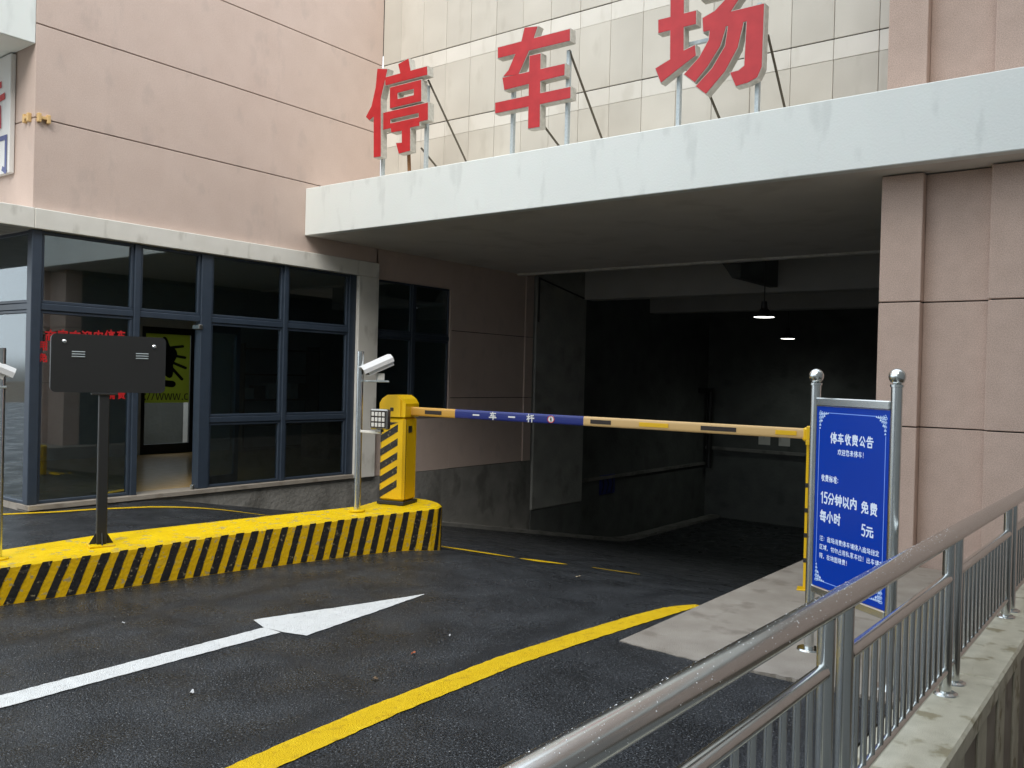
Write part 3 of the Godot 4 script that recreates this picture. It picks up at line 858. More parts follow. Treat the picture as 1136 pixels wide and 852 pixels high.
	var zz := -8.9
	while zz > -22.2:
		var a := Vector3(-10.07, ground_y(zz) + 0.06, zz)
		var b2 := Vector3(-10.07, ground_y(zz - 0.4) + 0.06, zz - 0.4)
		var s := Vector3(0.14, 0, 0)
		var dn := Vector3(0, -0.2, 0)
		tri(kb, a - s, a + s, b2 + s, Vector3.UP)
		tri(kb, a - s, b2 + s, b2 - s, Vector3.UP)
		tri(kb, a + s, a + s + dn, b2 + s + dn, Vector3.RIGHT)
		tri(kb, a + s, b2 + s + dn, b2 + s, Vector3.RIGHT)
		zz -= 0.4
	obj("ramp_kerb", kb.commit(), M.concrete, g)
	# a conduit on the pier, pipes on the back wall
	var pc := thing("conduit", "dark conduit running down the top of the concrete pier", "pipe")
	tube("run", Vector3(-10.14, 3.62, -14.05), Vector3(-10.14, 3.36, -15.70), 0.018, M.black_metal, pc, 8)
	tube("drop", Vector3(-10.14, 3.62, -14.06), Vector3(-10.14, 2.75, -14.06), 0.018, M.black_metal, pc, 8)
	var pp := thing("drain_pipe", "dark drain pipe bending down at the back corner of the garage", "pipe")
	tube("run", Vector3(-10.39, 1.42, -21.9), Vector3(-10.22, 1.42, -22.3), 0.07, M.black_metal, pp, 10)
	tube("drop", Vector3(-10.22, 1.49, -22.3), Vector3(-10.22, -0.7, -22.3), 0.07, M.black_metal, pp, 10)
	var cs := thing("chevron_sign", "small dark blue chevron sign on the inner garage wall", "sign", Vector3(-10.40, -0.75, -17.25))
	bx("board", Vector3(0.002, -0.22, -0.32), Vector3(0.03, 0.22, 0.32), M.blue, cs, 0.004)
	for k in 3:
		var pz := 0.2 - 0.2 * k
		var st := begin()
		for sg in [-1.0, 1.0]:
			var q := [Vector3(0.034, 0, pz - 0.06), Vector3(0.034, 0, pz), Vector3(0.034, sg * 0.19, pz + 0.08), Vector3(0.034, sg * 0.19, pz + 0.02)]
			tri(st, q[0], q[1], q[2], Vector3.RIGHT)
			tri(st, q[0], q[2], q[3], Vector3.RIGHT)
		obj("chevron", st.commit(), M.black_metal, cs)
	for q in [[-8.9, 0.32, "leftmost"], [-8.35, 0.30, "middle"], [-7.6, 0.34, "rightmost"]]:
		var nt := bx("notice", Vector3(q[0], 0.02, -22.498), Vector3(q[0] + q[1], 0.36, -22.49), M.trim, self)
		tag(nt, "%s pale paper notice on the back wall of the garage" % q[2], "notice", "notices on the garage back wall")
	# pendant lamps
	for q in [[Vector3(-5.464, 2.735, -13.9), "nearer pendant lamp with a lit disc under the garage ceiling", 3.64], [Vector3(-7.53, 2.735, -20.694), "farther pendant lamp with a lit disc deep in the garage", 4.0]]:
		var at: Vector3 = q[0]
		var l := thing("pendant_lamp", q[1], "lamp", at, 0.0, "garage pendant lamps")
		var st := begin()
		add_lathe(st, Vector3(0, 0.26, 0), Vector3.ZERO, [[0.0, 0.0], [0.0, 0.045], [0.45, 0.055], [0.6, 0.09], [1.0, 0.178], [1.0, 0.170], [0.85, 0.14]], 20)
		obj("lamp_shade", st.commit(), M.black_metal, l)
		var h: float = (4.0 if at.z < -13.4 else 3.64) - at.y
		tube("rod", Vector3(0, 0.26, 0), Vector3(0, h, 0), 0.01, M.black_metal, l, 8)
		var em := plain(Color(1, 1, 0.97), 0.5)
		em.emission_enabled = true
		em.emission = Color(1.0, 1.0, 0.96)
		em.emission_energy_multiplier = 2.2
		var ds := begin()
		add_lathe(ds, Vector3(0, 0.012, 0), Vector3(0, 0.0, 0), [[0.0, 0.0], [0.0, 0.162], [1.0, 0.162], [1.0, 0.0]], 20)
		obj("diffuser", ds.commit(), em, l)
		var sp := SpotLight3D.new()
		sp.name = "light"
		sp.light_energy = 0.5
		sp.light_color = Color(0.95, 1.0, 0.96)
		sp.light_size = 0.15
		sp.spot_range = 30.0
		sp.spot_angle = 75.0
		sp.spot_attenuation = 2.0
		sp.shadow_enabled = true
		l.add_child(sp)
		sp.position = Vector3(0, -0.03, 0)
		sp.rotation.x = -PI / 2

# ------------------------------------------------------------------ the three red characters
func red_letters() -> void:
	var defs := [
		["red_character", "leftmost red character on posts above the white canopy", [
			["add", [-9.013, 5.910, -8.799, 5.861, -8.920, 5.476, -8.892, 4.656, -9.046, 4.661, -9.066, 5.232, -9.144, 5.194, -9.227, 5.263, -9.115, 5.396, -9.040, 5.647]],
			["add", [-8.609, 5.888, -8.405, 5.930, -8.345, 5.700, -8.544, 5.690]],
			["add", [-8.859, 5.756, -8.055, 5.756, -8.044, 5.627, -8.844, 5.627]],
			["add", [-8.758, 5.598, -8.155, 5.598, -8.145, 5.295, -8.748, 5.295]],
			["cut", [-8.595, 5.484, -8.300, 5.484, -8.298, 5.414, -8.592, 5.414]],
			["add", [-8.877, 5.270, -8.023, 5.270, -8.014, 5.026, -8.168, 5.024, -8.166, 4.973, -8.339, 4.971, -8.329, 4.659, -8.553, 4.648, -8.617, 4.816, -8.503, 4.805, -8.508, 4.955, -8.708, 4.958, -8.721, 5.021, -8.869, 5.021]],
			["cut", [-8.722, 5.144, -8.199, 5.144, -8.197, 5.101, -8.720, 5.101]]],
			[-9.0, -8.17], [[Vector3(-8.15, 5.62, -8.62), Vector3(-7.77, 4.32, -9.21)], [Vector3(-8.25, 4.72, -8.62), Vector3(-8.03, 4.32, -8.92)]]],
		["red_character", "middle red character on posts above the white canopy", [
			["add", [-6.867, 5.754, -5.777, 5.748, -5.772, 5.594, -6.862, 5.606]],
			["add", [-6.455, 5.911, -6.245, 5.880, -6.298, 5.750, -6.386, 5.573, -6.524, 5.340, -6.782, 5.364, -6.689, 5.436, -6.605, 5.583, -6.499, 5.752]],
			["add", [-6.784, 5.362, -5.837, 5.354, -5.838, 5.205, -6.746, 5.190]],
			["add", [-6.887, 5.071, -5.748, 5.066, -5.744, 4.920, -6.883, 4.923]],
			["add", [-6.372, 5.550, -6.192, 5.545, -6.178, 4.650, -6.366, 4.655]]],
			[-6.70, -5.88], [[Vector3(-5.87, 5.55, -8.62), Vector3(-5.63, 4.32, -9.23)], [Vector3(-6.2, 4.69, -8.62), Vector3(-6.02, 4.32, -8.92)]]],
		["red_character", "rightmost red character on posts, cut by the top of the picture", [
			["add", [-4.492, 5.920, -4.319, 5.915, -4.300, 5.078, -4.474, 5.078]],
			["add", [-4.631, 5.589, -4.169, 5.587, -4.165, 5.428, -4.626, 5.428]],
			["add", [-4.654, 5.062, -4.468, 5.128, -4.310, 5.190, -4.173, 5.223, -4.157, 5.099, -4.370, 4.990, -4.575, 4.878]],
			["add", [-4.127, 5.804, -3.576, 5.792, -3.589, 5.661, -4.123, 5.669]],
			["add", [-3.744, 5.690, -3.570, 5.780, -3.590, 5.694, -3.697, 5.575, -3.780, 5.472, -3.945, 5.412, -4.095, 5.329, -4.108, 5.487, -3.966, 5.532, -3.846, 5.627]],
			["add", [-4.106, 5.479, -3.781, 5.484, -3.425, 5.482, -3.427, 5.331, -4.092, 5.324]],
			["add", [-3.614, 5.450, -3.423, 5.478, -3.429, 4.840, -3.476, 4.737, -3.579, 4.700, -3.715, 4.687, -3.785, 4.852, -3.685, 4.858, -3.630, 4.892]],
			["add", [-4.016, 5.403, -3.830, 5.394, -3.829, 5.316, -3.884, 5.143, -4.021, 4.956, -4.170, 4.809, -4.308, 4.927, -4.132, 5.078, -4.029, 5.240]],
			["add", [-3.811, 5.389, -3.641, 5.383, -3.639, 5.318, -3.692, 5.086, -3.824, 4.868, -4.039, 4.663, -4.169, 4.775, -3.984, 4.932, -3.845, 5.135]]],
			[-4.42, -3.53], [[Vector3(-3.43, 5.2, -8.62), Vector3(-3.41, 4.32, -9.31)], [Vector3(-4.05, 4.69, -8.62), Vector3(-3.98, 4.32, -8.92)]]],
	]
	for d in defs:
		var t := thing(d[0], d[1], "sign letter", Vector3(0, 0, -8.5), 0.0, "red characters above the canopy")
		for layer in 2:
			var c := CSGCombiner3D.new()
			c.name = "letter_side" if layer == 0 else "letter_face"
			for p in d[2]:
				var pg := poly(p[1])
				if layer == 1:
					var grown := Geometry2D.offset_polygon(pg, -0.009 if p[0] == "add" else 0.009, Geometry2D.JOIN_MITER)
					pg = grown[0]
				var e := CSGPolygon3D.new()
				e.polygon = pg
				e.depth = 0.11 if layer == 0 else 0.006
				if p[0] == "cut":
					e.operation = CSGShape3D.OPERATION_SUBTRACTION
					e.depth = 0.13 if layer == 0 else 0.03
					e.position.z = 0.01
				c.add_child(e)
				e.material = M.letter_side if layer == 0 else M.red
			c.position.z = -0.001 if layer == 0 else 0.0052
			t.add_child(c)
		for x in d[3]:
			bx("post", Vector3(x - 0.022, 4.315, -0.165), Vector3(x + 0.022, 5.55 if x > -9.0 else 5.0, -0.113), M.galvanised, t, 0.003)
		bx("cross_bar", Vector3(d[3][0] + 0.023, 5.27, -0.15), Vector3(d[3][1] - 0.023, 5.31, -0.113), M.galvanised, t, 0.003)
		for q in d[4]:
			tube("brace", q[0] - Vector3(0, 0, -8.5), q[1] - Vector3(0, 0, -8.5), 0.014, M.brace, t, 8)
		if d[3][0] == -9.0:
			tube("rusty_stay", Vector3(-8.47, 4.315, -0.14), Vector3(-8.50, 4.80, -0.13), 0.025, M.rusty, t, 8)

# the blocks opposite, which the panes and the steel mirror and which keep low sky light out of the entrance
func across() -> void:
	for q in [[Vector3(-6, 0, 40), 0.0, 44.0, 2, "low grey block across the street behind the photographer"], [Vector3(13, 0, 11), -PI / 2, 40.0, 5, "tall grey block to the right of the photographer"]]:
		var b := thing("opposite_building", q[4], "building", q[0], q[1])
		var w: float = q[2] / 2.0
		bx("wall", Vector3(-w, -1.2, 0), Vector3(w, 3.6 * q[3], 9), M.block, b)
		for r in q[3]:
			for k in int(q[2] / 4.0):
				bx("window", Vector3(-w + 1.0 + k * 4.0, 1.1 + r * 3.4, -0.05), Vector3(-w + 3.2 + k * 4.0, 2.8 + r * 3.4, -0.002), M.frame, b)

# ------------------------------------------------------------------ island with striped sides
func island() -> void:
	var t := thing("traffic_island", "raised yellow island with black and yellow striped sides under the barrier", "traffic island")
	var front := [Vector2(-6.30, -0.4), Vector2(-6.37, -2.0), Vector2(-6.355, -2.63), Vector2(-6.27, -3.2), Vector2(-6.13, -4.24), Vector2(-5.865, -5.47), Vector2(-5.70, -6.02)]
	var fine := []
	for i in front.size() - 1:
		for k in 6: fine.append(front[i].lerp(front[i + 1], k / 6.0))
	fine.append_array([Vector2(-5.655, -6.17), Vector2(-5.65, -6.25), Vector2(-5.675, -6.33), Vector2(-5.735, -6.41), Vector2(-5.84, -6.48), Vector2(-5.98, -6.54), Vector2(-6.14, -6.56), Vector2(-6.27, -6.53), Vector2(-6.34, -6.45), Vector2(-6.37, -6.3), Vector2(-6.34, -6.05), Vector2(-6.27, -5.8), Vector2(-6.63, -4.57), Vector2(-6.88, -3.6), Vector2(-6.90, -2.8), Vector2(-6.85, -0.4)])
	var ring := PackedVector2Array(fine)
	var area := 0.0
	for i in ring.size():
		area += ring[i].cross(ring[(i + 1) % ring.size()])
	var turn := signf(area)
	var inner := PackedVector2Array()
	for i in ring.size():
		var e0 := (ring[i] - ring[(i + ring.size() - 1) % ring.size()]).normalized()
		var e1 := (ring[(i + 1) % ring.size()] - ring[i]).normalized()
		var o2 := (Vector2(e0.y, -e0.x) + Vector2(e1.y, -e1.x)).normalized() * turn
		inner.append(ring[i] - o2 * 0.02)
	var st := begin()
	var sd := begin()
	for i in ring.size():
		var j := (i + 1) % ring.size()
		var a := ring[i]
		var c := ring[j]
		var e := (c - a).normalized()
		var n := Vector3(e.y, 0, -e.x) * turn
		var a0 := Vector3(a.x, -0.3, a.y)
		var c0 := Vector3(c.x, -0.3, c.y)
		var a1 := Vector3(a.x, island_y(a.y) - 0.02, a.y)
		var c1 := Vector3(c.x, island_y(c.y) - 0.02, c.y)
		var a2 := Vector3(inner[i].x, island_y(inner[i].y), inner[i].y)
		var c2 := Vector3(inner[j].x, island_y(inner[j].y), inner[j].y)
		tri(sd, a0, c0, c1, n)
		tri(sd, a0, c1, a1, n)
		var nb := (n + Vector3.UP).normalized()
		tri(st, a1, c1, c2, nb)
		tri(st, a1, c2, a2, nb)
	var idx := Geometry2D.triangulate_polygon(inner)
	for i in range(0, idx.size(), 3):
		var v := []
		for k in 3:
			var p := inner[idx[i + k]]
			v.append(Vector3(p.x, island_y(p.y), p.y))
		tri(st, v[0], v[1], v[2], Vector3.UP)
	obj("island_top", st.commit(), M.island, t)
	obj("island_side", sd.commit(), M.island_side, t)
	# black stripes: slanting bands on the front face and round the end
	var path := []
	for i in 46: path.append(fine[i])
	var lens := [0.0]
	for i in range(1, path.size()): lens.append(lens[-1] + path[i].distance_to(path[i - 1]))
	var at := func(s: float) -> Vector2:
		s = clampf(s, 0.0, lens[-1])
		var i := 1
		while i < lens.size() - 1 and lens[i] < s: i += 1
		return path[i - 1].lerp(path[i], (s - lens[i - 1]) / (lens[i] - lens[i - 1]))
	var s := 0.05
	while s < lens[-1] - 0.1:
		var wd := 0.063 + rng.randf_range(-0.006, 0.006)
		var sh := lerpf(0.135, 0.06, s / lens[-1])
		var ss := begin()
		var prev := []
		for k in 7:
			var f := k / 6.0
			var row := []
			for e in 4:
				var q: Vector2 = at.call(s + sh * f + wd * e / 3.0 + rng.randf_range(-0.0025, 0.0025))
				var q2: Vector2 = at.call(s + sh * f + wd * e / 3.0 + 0.01)
				var dd := (q2 - q).normalized()
				var n := Vector3(-dd.y, 0, dd.x)
				if n.x < 0 and absf(n.x) > 0.3: n = -n
				elif absf(n.x) <= 0.3 and n.z > 0: n = -n
				var gy := ground_y(q.y)
				row.append([Vector3(q.x, lerpf(gy + 0.004, island_y(q.y) - 0.012, f), q.y) + n * 0.003, n])
			if prev.size():
				for e in 3:
					tri(ss, prev[e][0], prev[e + 1][0], row[e + 1][0], row[e][1])
					tri(ss, prev[e][0], row[e + 1][0], row[e][0], row[e][1])
			prev = row
		obj("stripe", ss.commit(), M.stripe, t)
		s += 0.136 + rng.randf_range(-0.006, 0.006)

# ------------------------------------------------------------------ barrier
func barrier() -> void:
	var turn := deg_to_rad(16.0)
	var a := Vector3(cos(turn), 0, -sin(turn))
	var n := Vector3(sin(turn), 0, cos(turn))
	var w := 0.275
	var d := 0.265
	var corner := Vector3(-5.953, 0.377, -6.089)
	var c := corner - a * w / 2 - n * d / 2
	var t := thing("barrier_gate", "yellow parking barrier with black slanted stripes and a lowered blue and gold arm", "barrier", c, turn)
	bx("base_plate", Vector3(-w / 2 - 0.012, 0.0, -d / 2 - 0.012), Vector3(w / 2 + 0.012, 0.035, d / 2 + 0.012), M.black_metal, t, 0.005)
	var cab := bx("cabinet", Vector3(-w / 2, 0.036, -d / 2), Vector3(w / 2, 0.85, d / 2), M.yellow_metal, t, 0.022)
	# inset door line on the striped face
	var cz := d / 2 + 0.0025
	for k in 6:
		var y := 0.06 + 0.135 * k - 0.443
		var p := [Vector2(-w / 2 + 0.012, y), Vector2(w / 2 - 0.075, y + 0.115), Vector2(w / 2 - 0.075, y + 0.185), Vector2(-w / 2 + 0.012, y + 0.07)]
		var q := PackedVector2Array()
		for v in p: q.append(Vector2(v.x, clampf(v.y, -0.40, 0.36)))
		if q[1].distance_to(q[2]) < 0.005:
			q.remove_at(2)
		elif q[0].distance_to(q[3]) < 0.005:
			q.remove_at(3)
		obj("stripe", prism(q, d / 2 - 0.004, cz), M.stripe, cab)
	bx("type_plate", Vector3(w / 2 - 0.004, 0.26, -0.015), Vector3(w / 2 + 0.003, 0.325, 0.06), M.dull_steel, cab)
	bx("door_seam", Vector3(w / 2 - 0.004, -0.39, 0.10), Vector3(w / 2 + 0.0015, 0.39, 0.104), M.reflector_black, cab)
	# cover: chamfered hood in two steps
	var hw := w / 2 + 0.006
	var hood := prism(poly([-hw, 0.0, hw, 0.0, hw, 0.13, hw - 0.03, 0.175, hw - 0.075, 0.205, -hw + 0.075, 0.205, -hw + 0.03, 0.175, -hw, 0.13]), -d / 2 - 0.006, d / 2 + 0.006)
	var hd := obj("hood", hood, M.yellow_metal, t, Vector3(0, 0.856, 0))
	obj("hood_ridge", prism(poly([-hw + 0.05, 0.0, hw - 0.05, 0.0, hw - 0.05, 0.165, hw - 0.09, 0.212, -hw + 0.09, 0.212, -hw + 0.05, 0.165]), -d / 2 - 0.016, d / 2 + 0.016), M.yellow_metal, hd)
	bx("lock", Vector3(-0.02, 0.055, d / 2 + 0.007), Vector3(0.018, 0.09, d / 2 + 0.02), M.reflector_black, hd, 0.004)
	# arm
	var root := Vector3(w / 2, 0.912, 0.0)
	var tip := Vector3(-2.39, 1.255, -6.995) - c
	tip = tip.rotated(Vector3.UP, -turn)
	var arm := Node3D.new()
	arm.name = "arm"
	t.add_child(arm, true)
	arm.position = root
	var dv := tip - root
	var L := dv.length()
	arm.basis = Basis(dv.normalized(), Vector3.UP, dv.normalized().cross(Vector3.UP)).orthonormalized()
	var sect := func(x0: float, x1: float) -> ArrayMesh:
		# bar with rounded long edges
		var st := begin()
		var pts := []
		for k in 20:
			var an := TAU * k / 20
			pts.append(Vector2(signf(cos(an)) * pow(absf(cos(an)), 0.55) * 0.024, signf(sin(an)) * pow(absf(sin(an)), 0.55) * 0.043))
		for k in 20:
			var p: Vector2 = pts[k]
			var q: Vector2 = pts[(k + 1) % 20]
			face(st, [Vector3(x0, p.y, p.x), Vector3(x1, p.y, p.x), Vector3(x1, q.y, q.x), Vector3(x0, q.y, q.x)], Vector3((x0 + x1) / 2, 0, 0))
		return st.commit()
	var f0 := 0.135
	var f1 := 0.49
	obj("gold_section", sect.call(0.0, L * f0), M.gold, arm)
	obj("blue_section", sect.call(L * f0, L * f1), M.blue, arm)
	obj("cream_section", sect.call(L * f1, L), M.cream, arm)
	for q in [[0.045, 0.095, 0], [0.508, 0.56, 0], [0.63, 0.70, 1], [0.775, 0.855, 0], [0.94, 0.985, 1]]:
		bx("reflector", Vector3(L * q[0], -0.018, 0.023), Vector3(L * q[1], 0.018, 0.0275), M.reflector_yellow if q[2] else M.reflector_black, arm, 0.001)
	for q in [[0.197, 0.0], [0.298, 0.0]]:
		bx("white_dash", Vector3(L * q[0] - 0.035, -0.007, 0.0235), Vector3(L * q[0] + 0.035, 0.007, 0.026), M.white, arm)
	obj("character", glyph_mesh("车", 0.078, 0.010, Vector3.RIGHT, Vector3.UP), M.white, arm, Vector3(L * 0.245, 0, 0.0262))
	obj("character", glyph_mesh("杆", 0.078, 0.010, Vector3.RIGHT, Vector3.UP), M.white, arm, Vector3(L * 0.35, 0, 0.0262))
	var em := begin()
	add_lathe(em, Vector3(0, 0, 0.023), Vector3(0, 0, 0.0262), [[0, 0.0], [0, 0.034], [1, 0.034], [1, 0.0]], 20)
	var e := obj("emblem", em.commit(), M.white, arm, Vector3(L * 0.405, 0, 0))
	var rg := begin()
	add_lathe(rg, Vector3(0, 0, 0.0264), Vector3(0, 0, 0.0275), [[0, 0.027], [0, 0.034], [1, 0.034], [1, 0.027]], 20)
	obj("red_ring", rg.commit(), M.red, e)
	var fg := begin()
	for q in [[Vector3(0, 0.012, 0.027), Vector3(0.008, 0.008, 0.001)], [Vector3(0, -0.001, 0.027), Vector3(0.014, 0.016, 0.001)], [Vector3(-0.005, -0.015, 0.027), Vector3(0.004, 0.014, 0.001)], [Vector3(0.005, -0.015, 0.027), Vector3(0.004, 0.014, 0.001)]]:
		add_box(fg, q[0], q[1])
	obj("figure", fg.commit(), M.reflector_black, e)
	bx("end_cap", Vector3(L - 0.01, -0.06, -0.032), Vector3(L + 0.035, 0.05, 0.032), M.yellow_metal, arm, 0.015)
	# fork post that catches the arm
	var k := thing("arm_rest_post", "slim yellow post that catches the barrier arm behind the blue sign", "post", Vector3(-2.352, 0.006, -7.0), turn)
	bx("foot_plate", Vector3(-0.06, 0, -0.06), Vector3(0.06, 0.012, 0.06), M.yellow_metal, k, 0.002)
	bx("stem", Vector3(-0.016, 0.012, -0.016), Vector3(0.016, 1.16, 0.016), M.yellow_metal, k, 0.004)
	for y in [0.22, 0.42, 0.62, 0.82]:
		bx("black_band", Vector3(-0.018, y, -0.018), Vector3(0.018, y + 0.035, 0.018), M.stripe, k)
	bx("fork_base", Vector3(-0.022, 1.161, -0.06), Vector3(0.022, 1.20, 0.06), M.yellow_metal, k, 0.004)
	for sg in [-1.0, 1.0]:
		bx("fork_tine", Vector3(-0.02, 1.201, sg * 0.047 - 0.011), Vector3(0.02, 1.31, sg * 0.047 + 0.011), M.yellow_metal, k, 0.004)

# ------------------------------------------------------------------ the back of the display board
func display() -> void:
	var foot := Vector3(-6.472, island_y(-3.38), -3.379)
	var t := thing("display_board", "black display cabinet seen from behind on a black post", "display", foot, atan2(0.93, 0.36))
	# local x runs along the board, local z away from it towards the viewer
	var y := 1.67 - foot.y
	bx("foot_plate", Vector3(-0.09, 0, -0.09), Vector3(0.09, 0.014, 0.09), M.island, t, 0.003)
	bx("post", Vector3(-0.036, 0.014, -0.036), Vector3(0.036, y - 0.2, 0.036), M.black_metal, t, 0.006)
	for sg in [-1.0, 1.0]:
		obj("gusset", prism(poly([sg * 0.036, 0.014, sg * 0.085, 0.014, sg * 0.036, 0.10]), -0.004, 0.004), M.black_metal, t)
		var gz := obj("gusset", prism(poly([sg * 0.036, 0.014, sg * 0.085, 0.014, sg * 0.036, 0.10]), -0.004, 0.004), M.black_metal, t)
		gz.rotation.y = PI / 2
	bx("bracket", Vector3(-0.09, y - 0.235, -0.03), Vector3(0.09, y - 0.218, 0.05), M.black_metal, t, 0.003)
	var pts := PackedVector2Array()
	for q in [[0.36, 0.18, 0.0], [-0.36, 0.18, PI / 2], [-0.36, -0.18, PI], [0.36, -0.18, -PI / 2]]:
		for k in 5:
			var an: float = q[2] + PI / 2 * k / 4.0
			pts.append(Vector2(q[0] + cos(an) * 0.036, q[1] + sin(an) * 0.036))
	var cab := obj("cabinet", prism(pts, -0.055, 0.045), M.black_metal, t, Vector3(0.03, y, 0))
	bx("front_screen", Vector3(-0.35, -0.17, -0.060), Vector3(0.35, 0.17, -0.0555), M.fabric, cab)
	for sg in [-1.0, 1.0]:
		var st := begin()
		add_lathe(st, Vector3(0, 0, 0.045), Vector3(0, 0, 0.056), [[0.0, 0.0], [0.0, 0.016], [0.6, 0.015], [1.0, 0.008], [1.0, 0.0]], 14)
		obj("screw", st.commit(), M.steel, cab, Vector3(sg * 0.31, 0.15 - 0.008 * sg, 0))
		for k in 3:
			var cx: float = -0.215 if sg < 0 else 0.225
			bx("vent_slat", Vector3(cx - 0.045, 0.045 + 0.018 * k, 0.045), Vector3(cx + 0.045, 0.053 + 0.018 * k, 0.051), M.galvanised, cab, 0.002)

# ------------------------------------------------------------------ camera poles
func camera_pole(foot: Vector3, label: String, cam_turn: float, with_lamp: bool, head := Vector3(0.085, 1.235, -0.06)) -> void:
	var t := thing("camera_pole", label, "camera pole", foot, 0.0, "camera poles on the island")
	var st := begin()
	add_lathe(st, Vector3.ZERO, Vector3(0, 0.02, 0), [[0, 0.0], [0, 0.075], [0.6, 0.075], [1.0, 0.034]], 16)
	obj("flange", st.commit(), M.island, t)
	tube("pole", Vector3(0, 0.01, 0), Vector3(0, 1.49, 0), 0.031, M.steel, t, 16)
	var h := Node3D.new()
	h.name = "camera_head"
	t.add_child(h, true)
	h.position = head
	h.scale = Vector3.ONE * 0.95
	h.rotation.y = cam_turn
	# local +z is where the camera looks
	bx("bracket_plate", Vector3(-0.05, -0.03, -0.17), Vector3(0.05, -0.012, 0.06), M.galvanised, h, 0.004)
	bx("bracket_neck", Vector3(-0.028, -0.012, -0.13), Vector3(0.028, 0.06, -0.06), M.trim, h, 0.006)
	var body := prism(poly([-0.055, -0.05, 0.055, -0.05, 0.062, 0.02, 0.035, 0.05, -0.035, 0.05, -0.062, 0.02]), -0.17, 0.10)
	var b := obj("housing", body, M.white, h, Vector3(0, 0.12, -0.04))
	b.rotation.x = deg_to_rad(24)
	var sh := prism(poly([-0.075, -0.012, -0.070, -0.012, -0.068, 0.024, -0.039, 0.056, 0.039, 0.056, 0.068, 0.024, 0.070, -0.012, 0.075, -0.012, 0.074, 0.028, 0.043, 0.062, -0.043, 0.062, -0.074, 0.028]), -0.18, 0.15)
	obj("sun_shield", sh, M.white, b)
	bx("lens_window", Vector3(-0.045, -0.04, 0.1), Vector3(0.045, 0.035, 0.103), M.reflector_black, b)
	if with_lamp:
		bx("lamp_arm", Vector3(0.03, 0.735, -0.012), Vector3(0.30, 0.76, 0.012), M.trim, t, 0.004)
		var l := Node3D.new()
		l.name = "floodlight"
		t.add_child(l, true)
		l.position = Vector3(0.29, 0.87, 0.02)
		l.rotation.y = deg_to_rad(14)
		bx("yoke", Vector3(-0.03, -0.115, -0.03), Vector3(0.03, -0.09, 0.02), M.dull_steel, l, 0.003)
		bx("lamp_body", Vector3(-0.092, -0.09, -0.05), Vector3(0.092, 0.095, 0.02), M.dull_steel, l, 0.012)
		bx("lamp_face", Vector3(-0.078, -0.076, 0.02), Vector3(0.078, 0.081, 0.0225), M.reflector_black, l)
		for i in 4:
			for j in 3:
				bx("led_lens", Vector3(-0.07 + i * 0.037, -0.066 + j * 0.049, 0.0225), Vector3(-0.042 + i * 0.037, -0.03 + j * 0.049, 0.028), M.trim, l, 0.004)

func camera_poles() -> void:
	camera_pole(Vector3(-6.074, island_y(-5.6), -5.606), "steel pole with white camera and square floodlight beside the barrier", deg_to_rad(-22), true)
	camera_pole(Vector3(-6.585, island_y(-2.71), -2.692), "steel pole with white camera at the left edge of the picture", deg_to_rad(168), false, Vector3(-0.02, 1.235, 0.02))

